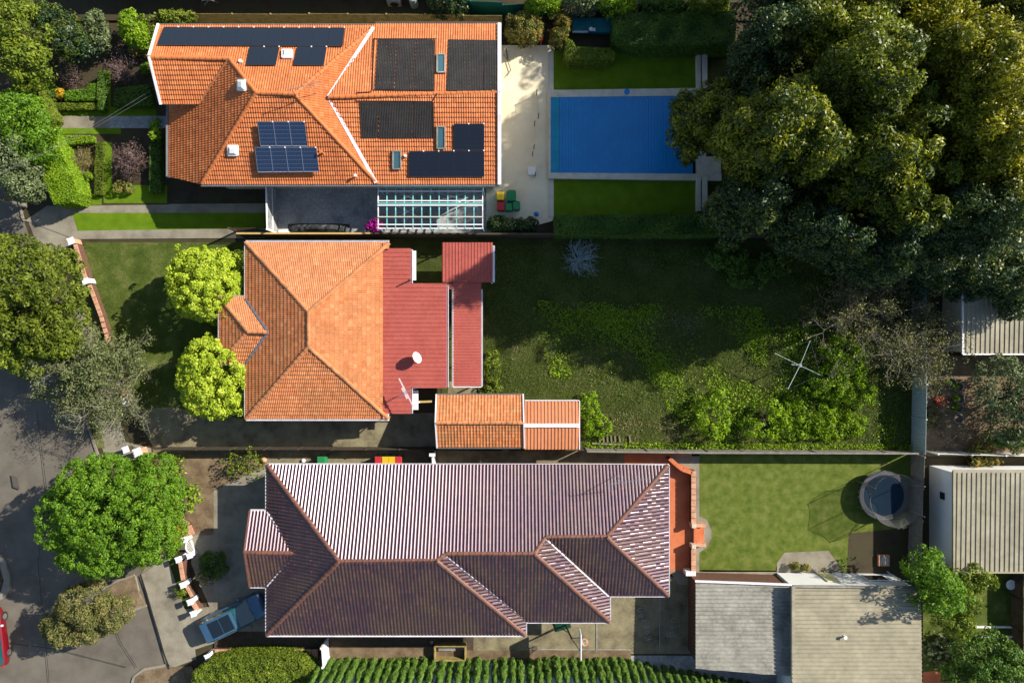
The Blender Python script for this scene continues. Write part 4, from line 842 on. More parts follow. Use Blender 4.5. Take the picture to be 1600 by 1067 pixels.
# tarpaulin heap, boards against the fence
rr = np.random.default_rng(5); V = []; F = []
n1, n2 = 22, 6
for j in range(n2):
    for i in range(n1):
        p = P(450+i*4.6, 366-j*3.1); hh = (.55*math.sin(math.pi*i/(n1-1))**.7*math.sin(math.pi*(j+.3)/(n2))+.12*rr.random())*(1 if 0 < i < n1-1 else .1); V.append((p.x, p.y, .05+hh))
for j in range(n2-1):
    for i in range(n1-1): F.append((j*n1+i, j*n1+i+1, (j+1)*n1+i+1, (j+1)*n1+i))
b = MB(); b.add(V, F); b.build('tarpaulin', M['tarp'], label='crumpled dark tarpaulin heap against the courtyard fence', cat='tarpaulin')
b = MB(); b.bar(P(436, 364)+Vector((0, 0, .1)), P(482, 361)+Vector((0, 0, .12)), .4, .05); b.bar(P(455, 358)+Vector((0, 0, .2)), P(485, 355)+Vector((0, 0, .25)), .3, .04); b.build('board', M['whiteplastic'], label='pale boards lying beside the tarpaulin', cat='board')
# ------------------------------------------------------------------ bins
def bin_(px, lid, label, h=1.05, wd=.56, rz=0.0, m='darkgreen'):
    p = P(*px); t = empty('wheelie_bin', p, label, 'bin', 'wheelie bins'); b = MB(); c_, s_ = math.cos(rz), math.sin(rz)
    def q(x, y, z): return (p.x+x*c_-y*s_, p.y+x*s_+y*c_, z)
    k = wd/2; b.hexa([q(-k*.8, -k*.8, .06), q(k*.8, -k*.8, .06), q(k*.8, k*.8, .06), q(-k*.8, k*.8, .06)], [q(-k*.95, -k*.98, h-.08), q(k*.95, -k*.98, h-.08), q(k*.95, k*.98, h-.08), q(-k*.95, k*.98, h-.08)]); b.build('bin_body', M[m], t)
    b = MB(); b.hexa([q(-k, -k*1.08, h-.08), q(k, -k*1.08, h-.08), q(k, k*1.1, h-.05), q(-k, k*1.1, h-.05)], [q(-k*.85, -k*.9, h), q(k*.85, -k*.9, h), q(k*.85, k*.95, h+.03), q(-k*.85, k*.95, h+.03)]); b.build('lid', M[lid], t)
    b = MB(); b.bar(q(-k*.7, k*1.2, h-.06), q(k*.7, k*1.2, h-.06), .04, .04); b.build('handle', M['black'], t)
    for sx in (-1, 1): b = MB(); b.tube([q(sx*k*.75, k*.95, .1), q(sx*k*.9, k*.95, .1)], .1, 12); b.build('wheel', M['black'], t)
    return t
bin_((782, 311), 'binyellow', 'yellow lidded wheelie bin on the pool deck'); bin_((799, 311), 'bingreen', 'largest green lidded bin, beside the yellow one', wd=.68, m='bingreen')
bin_((783, 327), 'binred', 'red lidded wheelie bin on the pool deck'); bin_((795, 328), 'bingreen', 'green lidded bin beside the red one', wd=.5, m='bingreen'); bin_((807, 326), 'bingreen', 'rightmost green lidded bin on the deck', wd=.52, m='bingreen')
bin_((508, 717), 'bingreen', 'lone green bin on the side path above the brown tiled roof', wd=.62, m='bingreen')
for x, l, s in ((595, 'binred', 'red bin at the left end of the row of four'), (606, 'binyellow', 'left yellow bin in the row of four'), (616, 'binyellow', 'right yellow bin in the row of four'), (626, 'binred', 'red bin at the right end of the row of four')): bin_((x, 715.5), l, s, wd=.5)
# side path odds
for (x, y, m, n, l, r) in ((414, 718, 'pinkbrick', 'ball_finial', 'pale pink ball on a post at the path corner', .22), (475, 719, 'whiteplastic', 'pot', 'small white pot on the side path', .16), (838, 335, 'plasticblue', 'blue_ball', 'dark blue ball beside the bins', .18)):
    b = MB(); q = P(x, y); b.ball((q.x, q.y, r), r, 16, 10); b.build(n, M[m], label=l, cat=n.replace('_', ' '), smooth=True)
# potted plants by the deck come with the vegetation
# clothes hoist
ch = empty('clothes_hoist', P(1252, 568), 'bare X shaped rotary clothes hoist in the overgrown yard', 'clothes hoist'); hh = 2.0; q = P(1250, 571, hh); c = Vector((q.x, q.y, 0))
b = MB(); b.tube([c, c+Vector((0, 0, hh+.12))], .035, 10); b.build('post', M['steel'], ch)
for e in ((1211, 552), (1282, 586), (1266, 532), (1231, 608)):
    b = MB(); b.bar(c+Vector((0, 0, hh)), P(*e, hh+.12), .032, .032); b.build('arm', M['colorbond'], ch)
b = MB(); b.bar(c+Vector((0, 0, hh-.25)), P(1236, 569, hh-.2), .05, .03); b.box((c.x, c.y, hh), (.22, .22, .1)); b.build('winding_handle', M['steel'], ch)
b = MB(); K = [P(*e, hh+.1) for e in ((1211, 552), (1266, 532), (1282, 586), (1231, 608))]
for f in (1,):
    for i in range(4):
        a, d = c+Vector((0, 0, hh+.08))+(K[i]-c-Vector((0, 0, hh+.08)))*f, c+Vector((0, 0, hh+.08))+(K[(i+1) % 4]-c-Vector((0, 0, hh+.08)))*f; b.bar(a, d, .004, .004)
b.build('line', M['steel'], ch)
# trampoline
tr = empty('trampoline', P(1370, 770), 'round trampoline with a sagging grey safety net', 'trampoline'); c = P(1371, 770); r = 1.75
def ring(mb, cc, r, z, rad, n=28): mb.tube([Vector((cc.x+r*math.cos(2*math.pi*k/n), cc.y+r*math.sin(2*math.pi*k/n), z(k/n) if callable(z) else z)) for k in range(n+1)], rad, 6, False)
b = MB(); ring(b, c, r, .85, .035); b.build('frame', M['steel'], tr)
b = MB(); n = 36; vs2 = [(c.x, c.y, .80)]+[(c.x+1.52*math.cos(2*math.pi*k/n), c.y+1.52*math.sin(2*math.pi*k/n), .84) for k in range(n)]; b.add(vs2, [(0, 1+k, 1+(k+1) % n) for k in range(n)]); b.build('mat', glassy('trampoline_mat', (.008, .022, .042), .7, 0, 0, .1), tr)
b = MB(); vs2 = []
for rr_, z in ((1.46, .86), (1.50, .89), (1.76, .89), (1.80, .84)): vs2 += [(c.x+rr_*math.cos(2*math.pi*k/n), c.y+rr_*math.sin(2*math.pi*k/n), z) for k in range(n)]
b.add(vs2, [(q*n+k, (q+1)*n+k, (q+1)*n+(k+1) % n, q*n+(k+1) % n) for q in range(3) for k in range(n)]); b.build('edge_pad', mat('grey_pad', (.06, .06, .066), (.09, .09, .098), scale=3, rough=.7), tr)
tops = []
for k in range(6):
    a = 2*math.pi*(k+.5)/6; o = Vector((math.cos(a), math.sin(a), 0)); q = c+o*1.85
    b = MB(); tp = q+Vector((0, 0, 2.75))+o*(.25 if k in (0, 5) else .02); b.tube([q, q+Vector((0, 0, 1.8)), tp], .022, 8); b.build('pole', M['steel'], tr); tops.append(tp)
    b = MB(); b.tube([q+o*.05, c+o*1.5+Vector((0, 0, .02)), c+o*1.6+Vector((0, 0, .82))], .022, 6); b.build('leg', M['steel'], tr)
m, nt, bs_ = nmat('safety_net'); v = texco(nt, 'UV'); o = sep(nt, v)
def gl(v_, k, wd): return mth(nt, 'LESS_THAN', mth(nt, 'FRACT', mth(nt, 'MULTIPLY', v_, k)), wd)
al = mth(nt, 'MAXIMUM', gl(o[0], 260, .2), gl(o[1], 60, .2)); nt.links.new(al, bs_.inputs['Alpha']); bs_.inputs['Base Color'].default_value = (.12, .12, .125, 1); bs_.inputs['Roughness'].default_value = .7
b = MB(); n = 48; m_ = 8; vs2 = []
for j in range(m_+1):
    for k in range(n+1):
        a = 2*math.pi*k/n; f = j/m_; sag = abs(math.sin(3*(a-math.pi/6)))
        rr_ = 1.42+.42*f-.22*sag*math.sin(math.pi*f); z = .88+f*1.85-.28*sag*f; vs2.append((c.x+rr_*math.cos(a), c.y+rr_*math.sin(a), z))
fs2 = []; uvs = []
for j in range(m_):
    for k in range(n): fs2.append((j*(n+1)+k, j*(n+1)+k+1, (j+1)*(n+1)+k+1, (j+1)*(n+1)+k)); uvs.append([(k/n, j/m_), ((k+1)/n, j/m_), ((k+1)/n, (j+1)/m_), (k/n, (j+1)/m_)])
b.add(vs2, fs2, uvs); b.build('safety_net', m, tr)
b = MB(); b.tube([Vector((c.x+1.84*math.cos(2*math.pi*k/48), c.y+1.84*math.sin(2*math.pi*k/48), 2.73-.28*abs(math.sin(3*(2*math.pi*k/48-math.pi/6))))) for k in range(49)], .014, 5, False); b.build('net_rope', M['black'], tr)
b = MB(); cc = P(1412, 817, .6)
b.tube([cc+Vector((.24*math.cos(a), .30*math.sin(a), .02*a)) for a in [k*.35 for k in range(16)]]+[cc+Vector((.1, -.5, -.3))], .035, 8); b.build('garden_hose', M['yellowhose'], label='looped pale yellow hose beside the trampoline', cat='hose')
b = MB(); b.bar(P(1338, 767)+Vector((0, 0, .25)), P(1350, 768)+Vector((0, 0, .9)), .05, .03); b.bar(P(1338, 775)+Vector((0, 0, .25)), P(1350, 776)+Vector((0, 0, .9)), .05, .03)
for k in range(3): f = .25+.3*k; a, d = P(1338+12*f, 767+f)+Vector((0, 0, .25+.65*f)), P(1338+12*f, 775+f)+Vector((0, 0, .25+.65*f)); b.bar(a, d, .04, .03)
b.build('ladder', M['steel'], label='small metal ladder leaning on the trampoline', cat='ladder')
# fire pit table
t = empty('planter_box', P(1377, 873), 'small square timber box with a pale blue centre on the shaded ground', 'box'); q = P(1377, 873)
b = MB(); b.box((q.x, q.y, .2), (.78, .78, .4)); b.build('box_body', M['pinkbrick'], t); b = MB(); b.box((q.x+.02, q.y, .42), (.46, .5, .05)); b.build('tray', M['colorbond'], t)
# wooden crate store by the pines
t = empty('open_box', P(703, 1012), 'open timber storage box with grey lining below the brown tiled roof', 'box'); b = MB()
for a, d in (((681, 1002), (681, 1024)), ((728, 1002), (728, 1024)), ((681, 1024), (728, 1024)), ((681, 1002), (728, 1002))): b.bar(P(*a)+Vector((0, 0, .4)), P(*d)+Vector((0, 0, .4)), .09, .8)
b.build('side', M['timber'], t); b = MB(); b.bar(P(684, 1013)+Vector((0, 0, .12)), P(726, 1013)+Vector((0, 0, .12)), .9, .12); b.bar(P(686, 1009)+Vector((0, 0, .3)), P(712, 1009)+Vector((0, 0, .3)), .35, .2); b.build('lining', M['greymetal'], t)
b = MB(); q = P(675, 1002); b.tube([(q.x, q.y, .0), (q.x, q.y, .12)], .22, 20); b.tube([(q.x, q.y, .12), (q.x, q.y, .15)], .12, 16); b.build('drain_cover', M['greyconc'], label='round grey disc beside the open timber box', cat='cover')
# basketball hoop
hp = empty('basketball_hoop', P(880, 975), 'portable basketball hoop with white backboard seen edge on', 'basketball hoop'); q = P(879, 974)
b = MB(); b.box((q.x, q.y, .12), (1.1, .7, .24), .3); b.build('base', M['darkgreen'], hp)
pole_t = P(893, 997, 2.9); b = MB(); b.tube([Vector((q.x+.2, q.y, .2)), pole_t], .06, 8); b.tube([Vector((q.x-.3, q.y-.1, .3)), Vector((q.x, q.y, 0))*0+pole_t*.55+Vector((q.x, q.y, .2))*.45], .03, 6); b.build('pole', M['black'], hp)
bc = P(907, 1006, 3.15); b = MB(); b.box((bc.x, bc.y, 3.15), (.06, 1.75, 1.0)); b.build('backboard', M['whitepaint'], hp)
for dy in (-.45, .45): b = MB(); b.tube([pole_t, bc+Vector((-.03, dy, 0))], .025, 6); b.build('arm', M['black'], hp)
b = MB(); cc = bc+Vector((.33, 0, -.25)); n = 20; b.tube([cc+Vector((.23*math.cos(2*math.pi*k/n), .23*math.sin(2*math.pi*k/n), 0)) for k in range(n+1)], .018, 6, False); b.bar(bc+Vector((.02, 0, -.25)), cc-Vector((.22, 0, 0)), .1, .02); b.build('rim', M['orangering'], hp)
b = MB()
for k in range(12):
    a = 2*math.pi*k/12
    for s_ in (1, -1): b.tube([cc+Vector((.23*math.cos(a), .23*math.sin(a), 0)), cc+Vector((.13*math.cos(a+s_*.5), .13*math.sin(a+s_*.5), -.4))], .008, 4, False)
b.build('net', M['whiteplastic'], hp)
# chalk names on the driveway, read with the head turned: letters climb the picture
M['chalk'] = mat('chalk', (.40, .42, .41), scale=20, rough=.95, fine=60, fineamt=.6)
GL = {'B': [(0, 0, 0, 4), (0, 4, 1.8, 3.6), (1.8, 3.6, 1.8, 2.4), (1.8, 2.4, 0, 2.1), (0, 2.1, 2, 1.8), (2, 1.8, 2, .4), (2, .4, 0, 0)], 'e': [(0, 1.3, 1.8, 1.4), (1.8, 1.4, 1.4, 2.5), (1.4, 2.5, .4, 2.4), (.4, 2.4, 0, 1.2), (0, 1.2, .5, .1), (.5, .1, 1.8, .2)],
      'n': [(0, 0, 0, 2.4), (0, 2, 1, 2.5), (1, 2.5, 1.7, 1.8), (1.7, 1.8, 1.8, 0)], 'K': [(0, 0, 0, 4), (0, 1.8, 2, 4), (.5, 2.2, 2.2, 0)], 'a': [(1.6, 0, 1.6, 2.4), (1.6, 2.2, .6, 2.5), (.6, 2.5, 0, 1.3), (0, 1.3, .6, 0), (.6, 0, 1.6, .5)],
      'y': [(0, 2.4, .9, .6), (1.8, 2.4, .3, -1.3)], 's': [(1.6, 2.3, .5, 2.5), (.5, 2.5, .2, 1.6), (.2, 1.6, 1.5, 1), (1.5, 1, 1.2, 0), (1.2, 0, 0, .1)]}
def chalk(word, px, adv, s, wob, label):
    b = MB(); z = .004*LV[0]+.012; x = 0
    for i, ch_ in enumerate(word):
        px0, py0 = px[0]+adv[0]*i, px[1]+adv[1]*i; an = math.radians(90+wob[i])
        for (x0, y0, x1, y1) in GL[ch_]:
            def tf(x, y): q = P(px0, py0); return Vector((q.x+(x*math.cos(an)-y*math.sin(an))*s, q.y+(x*math.sin(an)+y*math.cos(an))*s, z))
            b.bar(tf(x0, y0), tf(x1, y1), .035, .004)
    return b.build('chalk_writing', M['chalk'], label=label, cat='chalk writing')
chalk('Ben', (1053, 991), (1, -11), .145, (10, -5, 8), 'chalk name Ben on the shaded driveway')
chalk('Kaysen', (1018, 996), (-3.3, -8.6), .12, (14, 8, 22, -10, 12, 4), 'faint longer chalk name on the shaded driveway')
# chairs and pots at the right
def chair(px, rz, label, m='redplastic'):
    p = P(*px); t = bpy.data.objects.new('chair', None); C.objects.link(t); t.location = p; t.rotation_euler[2] = rz; tag(t, label, 'chair'); ORG[t.name] = Vector((0, 0, 0))
    b = MB(); b.box((0, 0, .43), (.52, .5, .05)); b.build('seat', M[m], t); b = MB(); b.box((0, -.25, .7), (.5, .06, .5), 0, -.2); b.build('backrest', M[m], t)
    for sx in (-1, 1):
        b = MB(); b.bar((sx*.27, -.22, .64), (sx*.27, .22, .62), .06, .03); b.bar((sx*.27, .2, .42), (sx*.27, .2, .62), .04, .03); b.build('armrest', M[m], t)
        for sy in (-1, 1): b = MB(); b.bar((sx*.24, sy*.22, 0), (sx*.23, sy*.2, .42), .045, .045); b.build('leg', M[m], t)
    return t
chair((1462, 624), .1, 'red plastic armchair in the patchy yard'); chair((1608, 932), -1.2, 'pale outdoor chair at the right edge of the grass', 'whiteplastic')
b = MB(); q = P(1571, 909); b.tube([(q.x, q.y, 0), (q.x, q.y, .5)], .05, 8); b.tube([(q.x, q.y, .5), (q.x, q.y, .56)], [.32, .36], 20); b.build('bird_bath', M['whiteplastic'], label='small round white bird bath on the grass', cat='bird bath')
for i, (x, y, r_) in enumerate(((1483, 597, .34), (1494, 604, .36), (1495, 622, .38), (1494, 637, .33), (1494, 653, .36))):
    b = MB(); q = P(x, y); n = 24
    for rr_, z0, z1 in ((r_, 0, .3),):
        vs2 = [(q.x+k_*math.cos(2*math.pi*k/n), q.y+k_*math.sin(2*math.pi*k/n), z) for k_, z in ((rr_, 0), (rr_, z1), (rr_-.04, z1), (rr_-.04, .05)) for k in range(n)]
        b.add(vs2, [(s_*n+k, s_*n+(k+1) % n, (s_+1)*n+(k+1) % n, (s_+1)*n+k) for s_ in range(3) for k in range(n)])
    b.build('ring_planter', M['steel'], label=['topmost wire ring planter, beside the dark paving', 'second wire ring planter from the top with bright leaves', 'wire ring planter in the middle of the five, half green', 'fourth wire ring planter down, full of bright green leaves', 'lowest wire ring planter, almost empty'][i], cat='planter', group='ring planters in the patchy yard')
for y, l in ((977, 'upper of two pale edging boards across the grass'), (992, 'lower of two pale edging boards across the grass')):
    b = MB(); b.bar(P(1522, y)+Vector((0, 0, .15)), P(1578, y)+Vector((0, 0, .15)), .12, .3); b.build('edging_board', M['whiteplastic'], label=l, cat='board')
fence('timber_fence', [(1577, 880), (1577, 975), (1579, 1120)], 1.4, 'brown paling fence through the bottom right grass', M['darktimber'])
b = MB(); b.tube([P(1592, 1002)+Vector((0, 0, .5)), P(1640, 1000)+Vector((0, 0, .5))], .06, 6); b.build('rail', M['darktimber'], label='dark rail beyond the brown fence at the right edge', cat='rail')
# teal garden shed with open top beside the hedges
t = empty('garden_shed', P(925, 45), 'low teal metal enclosure between the clipped bushes', 'shed')
b = MB(); a, d = P(897, 20), P(957, 20); b.bar(a+Vector((0, 0, .9)), d+Vector((0, 0, .9)), .06, 1.8); b.build('back_wall', M['tealshed'], t)
b = MB(); pbox(b, 893, 36, 957, 58, .4, .75); b.build('base', M['tealshed'], t); b = MB(); b.bar(P(893, 58)+Vector((0, 0, .8)), P(917, 58)+Vector((0, 0, .8)), .14, .06); b.build('ledge', M['colorbond'], t)
b = MB(); q = P(921, 55); b.ball((q.x, q.y, .95), .16, 12, 8); b.box((q.x+.2, q.y, .84), (.25, .2, .1)); b.build('plaster_ornament', M['whiteplastic'], label='small white ornament on the teal enclosure', cat='ornament')
b = MB(); q = P(846, 61, 1); b.tube([(q.x, q.y, 0), (q.x, q.y, .9)], .05, 8); b.ball((q.x, q.y, 1.0), .14, 12, 8); b.build('red_lamp_post', M['redplastic'], label='small post with a round red top beside the brown bush', cat='post')
b = MB(); b.tube([P(787, 86), P(794, 90), P(795, 104), P(798, 118), P(792, 120)][0:1]+[P(x, y)+Vector((0, 0, .04+.004*LV[0])) for x, y in ((787, 88), (792, 95), (791, 78), (794, 100), (798, 112), (792, 121))], .025, 6); b.build('garden_hose', M['black'], label='thin dark hose lying on the shaded top of the deck', cat='hose')
# rubble and planks by the bottom fence
for i, x in enumerate((936, 942, 948, 954, 960, 967, 983)):
    b = MB(); b.bar(P(x, 680)+Vector((0, 0, .12)), P(x+1, 690)+Vector((0, 0, .12)), .12, .2); b.build('paver', M['oldconc'], label='pale concrete paver in a short row beside the bottom fence', cat='paver', group='row of pale pavers')
b = MB(); b.bar(P(925, 692)+Vector((0, 0, .2)), P(972, 694)+Vector((0, 0, .2)), .1, .1); b.build('plank', M['greytimber'], label='grey plank lying beside the row of pavers', cat='plank')
# ------------------------------------------------------------------ power pole and service wires
t = empty('power_pole', P(41, 322), 'grey timber power pole leaning toward the left edge', 'power pole'); q = P(41, 322)
b = MB(); b.tube([q, q+Vector((0, 0, 4)), q+Vector((0, 0, 8.5))], [.17, .15, .12], 12); b.build('pole', M['greytimber'], t); b = MB(); b.bar(q+Vector((-1.1, .5, 7.9)), q+Vector((1.1, -.5, 7.9)), .1, .12); b.build('crossarm', M['greytimber'], t)
for x, y, l in ((235, 142, 'upper of two thin service wires reaching the orange roofed house'), (237, 148, 'lower of two thin service wires reaching the orange roofed house')):
    b = MB(); e = P(x, y, 3.4); s_ = q+Vector((0, 0, 5.6)); b.tube([s_+(e-s_)*f-Vector((0, 0, .5*math.sin(math.pi*f))) for f in [k/16 for k in range(17)]], .0045, 5, False); b.build('service_wire', M['guttergrey'], label=l, cat='wire')
# ------------------------------------------------------------------ cars
def car(name, px, rz, L, W, H, paint, label, cat='car', glassroof=True, rails=True):
    t = bpy.data.objects.new(name, None); C.objects.link(t); t.location = P(*px); t.rotation_euler[2] = rz; tag(t, label, cat); ORG[t.name] = Vector((0, 0, 0))
    # sections along the length: x, half width, belt height, underside height, crown height
    S_ = [(-.5, .34, .62, .40, .64), (-.49, .42, .80, .32, .84), (-.46, .462, .92, .26, .98), (-.38, .487, .96, .22, 1.02), (-.2, .5, .96, .2, 1.02), (0, .5, .94, .2, 1.0), (.2, .495, .91, .2, .98), (.33, .485, .86, .22, .95), (.42, .46, .78, .26, .86), (.475, .41, .66, .32, .73), (.497, .33, .52, .38, .56)]
    prof = lambda w_, zb, zu, zc: [(-.88, zu), (-1, zu+.12), (-1.0, (zb+zu)/2+.02), (-.985, zb-.08), (-.93, zb), (-.6, zc-.01), (0, zc+.01), (.6, zc-.01), (.93, zb), (.985, zb-.08), (1.0, (zb+zu)/2+.02), (1, zu+.12), (.88, zu)]
    b = MB(); vs2 = []
    for x, hw, zb, zu, zc in S_: vs2 += [(x*L, y*hw*W, z*H/1.6) for y, z in prof(hw, zb, zu, zc)]
    n = 13; fs2 = [(i*n+k, (i+1)*n+k, (i+1)*n+(k+1) % n, i*n+(k+1) % n) for i in range(len(S_)-1) for k in range(n)]+[tuple(range(n)), tuple((len(S_)-1)*n+k for k in range(n-1, -1, -1))]
    b.add(vs2, fs2); o = b.build('body', paint, t, smooth=True)
    G_ = [(-.475, .36, .96), (-.44, .40, 1.38), (-.36, .405, 1.55), (-.1, .405, 1.60), (.06, .40, 1.57), (.12, .385, 1.47), (.30, .43, .99)]
    b = MB(); vs2 = []
    for x, hw, z in G_: vs2 += [(x*L, -min(.46, hw*1.12)*W, .93*H/1.6), (x*L, -hw*W, z*H/1.6-.05), (x*L, -hw*W*.93, z*H/1.6), (x*L, hw*W*.93, z*H/1.6), (x*L, hw*W, z*H/1.6-.05), (x*L, min(.46, hw*1.12)*W, .93*H/1.6)]
    n = 6; fs2 = [(i*n+k, (i+1)*n+k, (i+1)*n+(k+1) % n, i*n+(k+1) % n) for i in range(len(G_)-1) for k in range(n)]+[tuple(range(n)), tuple((len(G_)-1)*n+k for k in range(n-1, -1, -1))]
    b.add(vs2, fs2); b.build('windows', M['tealglass'], t)
    b = MB(); vs2 = []
    for x, hw, z in ((-.435, .37, 1.44), (-.36, .385, 1.565), (-.22, .392, 1.605), (-.1, .39, 1.612), (.05, .385, 1.585), (.085, .375, 1.55)):
        vs2 += [(x*L, -hw*W, z*H/1.6-.035), (x*L, -hw*W*.8, z*H/1.6+.01), (x*L, hw*W*.8, z*H/1.6+.01), (x*L, hw*W, z*H/1.6-.035)]
    b.add(vs2, [(i*4+k, (i+1)*4+k, (i+1)*4+k+1, i*4+k+1) for i in range(5) for k in range(3)]); rf = b.build('roof', paint, t, smooth=True)
    if glassroof:
        for x0, x1 in ((-.30, -.13), (-.12, .045)):
            b = MB(); b.box(((x0+x1)/2*L, 0, 1.612*H/1.6+.012), ((x1-x0)*L, .60*W, .02)); b.build('sunroof', M['darkglass'], rf)
    for s_ in (-1, 1):
        if rails: b = MB(); b.tube([(-.36*L, s_*.40*W, 1.57*H/1.6), (-.33*L, s_*.40*W, 1.63*H/1.6), (.0, s_*.40*W, 1.66*H/1.6), (.06*L, s_*.39*W, 1.6*H/1.6)], .02, 6); b.build('roof_rail', M['chrome'], rf)
        b = MB(); b.ball((.2*L, s_*.57*W, 1.0*H/1.6), .13, 10, 8, .7, 1, .8); b.build('mirror', paint if rails else M['clearlamp'], t, smooth=True)
        b = MB(); b.box((.455*L, s_*.34*W, .70*H/1.6), (.16, .3, .12), -s_*.35); b.build('headlight', M['clearlamp'], t)
        b = MB(); b.box((-.475*L, s_*.37*W, .90*H/1.6), (.12, .26, .18), s_*.3); b.build('tail_light', M['redlamp'], t)
        b = MB()
        for k in (-.42, -.06, .08): b.bar((k*L*.9, s_*.425*W, .95*H/1.6), (k*L*.86+.05, s_*.39*W, 1.52*H/1.6), .05, .02)
        b.build('pillar_trim', paint, t)
        for x in (-.30, .31):
            b = MB(); b.tube([(x*L, s_*.40*W, .33), (x*L, s_*.49*W, .33)], .33, 20); wh = b.build('wheel', M['black'], t); b = MB(); b.tube([(x*L, s_*.49*W, .33), (x*L, s_*.497*W, .33)], .2, 16); b.build('rim', M['chrome'], wh)
    b = MB(); b.tube([(.31*L, -.2*W, .97*H/1.6+.02), (.27*L, .32*W, 1.0*H/1.6+.02)], .012, 5); b.tube([(.3*L, .12*W, .99*H/1.6+.02), (.25*L, -.3*W, 1.02*H/1.6+.02)], .012, 5); b.build('wiper', M['black'], t)
    return t
car('parked_car', (372, 958), math.radians(25.5), 4.85, 1.9, 1.62, M['carblue'], 'blue grey wagon with dark glass roof parked on the driveway')
car('parked_car', (-3, 990), math.radians(97), 4.3, 1.85, 1.45, M['carred'], 'red car cut off by the left edge, beside the traffic island', glassroof=False, rails=False)
# ------------------------------------------------------------------ foliage
def nrm(a): return a/np.maximum(1e-6, np.linalg.norm(a, axis=1, keepdims=True))
def leaf_geo(rng, pts, nor, size, asp=.5, var=.35, fold=.25):
    n = len(pts); t = nrm(np.cross(nor, rng.normal(size=(n, 3)))); s = np.cross(nor, t)
    L = size*(1+var*(rng.random((n, 1))*2-1)); W = L*asp
    V = np.empty((n, 4, 3)); V[:, 0] = pts-t*L/2; V[:, 1] = pts-s*W/2+nor*W*fold; V[:, 2] = pts+t*L/2; V[:, 3] = pts+s*W/2+nor*W*fold
    return V.reshape(-1, 3), np.arange(n*4).reshape(-1, 4)
def lumpy(rng, k=5, amp=.25):
    w_ = rng.normal(size=(k, 3))*2.6; ph = rng.random(k)*6.28; am = rng.random(k)+.4
    return lambda d: 1+amp*np.sum(np.sin(d@w_.T+ph)*am, axis=1)/np.sum(am)
def crown_points(rng, c, rad, nclump, rc, nleaf, low=-.15, amp=.3, inner=.25, clump_flat=.8, up=.35, rcvar=.45, spread=.75, strag=0.0):
    "returns leaf centres, leaf normals, leaf random value"
    c = np.array(c); rad = np.array(rad); f = lumpy(rng, 6, amp)
    d = rng.normal(size=(nclump*4, 3)); d[:, 2] = np.abs(d[:, 2])*1.0+low*rng.random(len(d))*3; d = nrm(d); d = d[d[:, 2] > low][:nclump]
    fr = f(d)*(1-.10*rng.random(len(d))); fr = fr*(1+np.where(rng.random(len(d)) < strag, .22*rng.random(len(d)), 0)); cc = c+d*rad*fr[:, None]
    r = rc*(1-rcvar/2+rcvar*rng.random(len(cc))); cc -= d*r[:, None]*.8; tone = rng.random(len(cc))
    idx = np.repeat(np.arange(len(cc)), nleaf); n = len(idx)
    ld = nrm(rng.normal(size=(n, 3))+d[idx]*spread+np.array([0, 0, up])); pos = cc[idx]+ld*(r[idx]*(.72+.33*rng.random(n)))[:, None]*np.array([1, 1, clump_flat])
    nn = nrm(ld*.8+rng.normal(size=(n, 3))*.55+np.array([0, 0, .25])); rv = np.clip(.55*tone[idx]+.45*rng.random(n), 0, 1)
    ni = int(n*inner)
    if ni:
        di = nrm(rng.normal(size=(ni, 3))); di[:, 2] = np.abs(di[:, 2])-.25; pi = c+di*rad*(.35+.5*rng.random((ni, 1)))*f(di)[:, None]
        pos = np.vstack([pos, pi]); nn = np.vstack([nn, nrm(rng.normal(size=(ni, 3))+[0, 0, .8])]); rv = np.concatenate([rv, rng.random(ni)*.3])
    return pos, nn, rv
def limbs(b, base, targets, r0, rng, fork=.45):
    base = Vector(base); mid_h = fork
    for tg in targets:
        tg = Vector(tg); m1 = base+Vector((0, 0, (tg.z-base.z)*mid_h)); m2 = m1+(tg-m1)*.5+Vector((rng.normal()*.15, rng.normal()*.15, .1))
        b.tube([base, m1, m2, tg], [r0, r0*.7, r0*.4, r0*.12], 7)
def tree(name, label, cat, crowns, hbase, lm, leaf=.16, nclump=60, rc=.5, nleaf=40, seed=1, group=None, asp=.5, amp=.3, inner=.25, low=-.15, flat=.8, bark='bark', trunk=.16, spread=.75, up=.35, strag=.04):
    "crowns: list of (px,py,rpx,rpy,htop,hbot): crown ellipsoids given in photo pixels at mid height"
    rng = np.random.default_rng(seed); PT = []; NN = []; RV = []; tg = []
    cx = sum(c[0] for c in crowns)/len(crowns); cy = sum(c[1] for c in crowns)/len(crowns); tot = sum(c[2]*c[3] for c in crowns); hm = sum((c[4]+c[5])/2 for c in crowns)/len(crowns)
    q = P(cx, cy, hm); base = Vector((q.x, q.y, 0))
    for (px, py, rx, ry, ht, hb) in crowns:
        h0 = hb+(ht-hb)*.35; k = (CAM_H-(ht+h0)/2)/FPX; p = P(px, py, (ht+h0)/2); n = max(6, int(nclump*rx*ry/tot))
        a, b_, c_ = crown_points(rng, (p.x, p.y, h0), (rx*k, ry*k, ht-h0), n, rc, nleaf, low, amp, inner, flat, up, spread=spread, strag=strag)
        PT.append(a); NN.append(b_); RV.append(c_)
        for j in range(3): tg.append((p.x+rng.normal()*rx*k*.3, p.y+rng.normal()*ry*k*.3, h0+(ht-h0)*.4))
    PT = np.vstack(PT); NN = np.vstack(NN); RV = np.concatenate(RV); PT[:, 2] = np.maximum(PT[:, 2], .06)
    t = empty(name, base, label, cat, group)
    V, F = leaf_geo(rng, PT, NN, leaf, asp); raw_mesh('crown', V, F, lm, RV, t)
    b = MB(); limbs(b, base, tg, trunk, rng); b.build('trunk', M[bark], t)
    return t
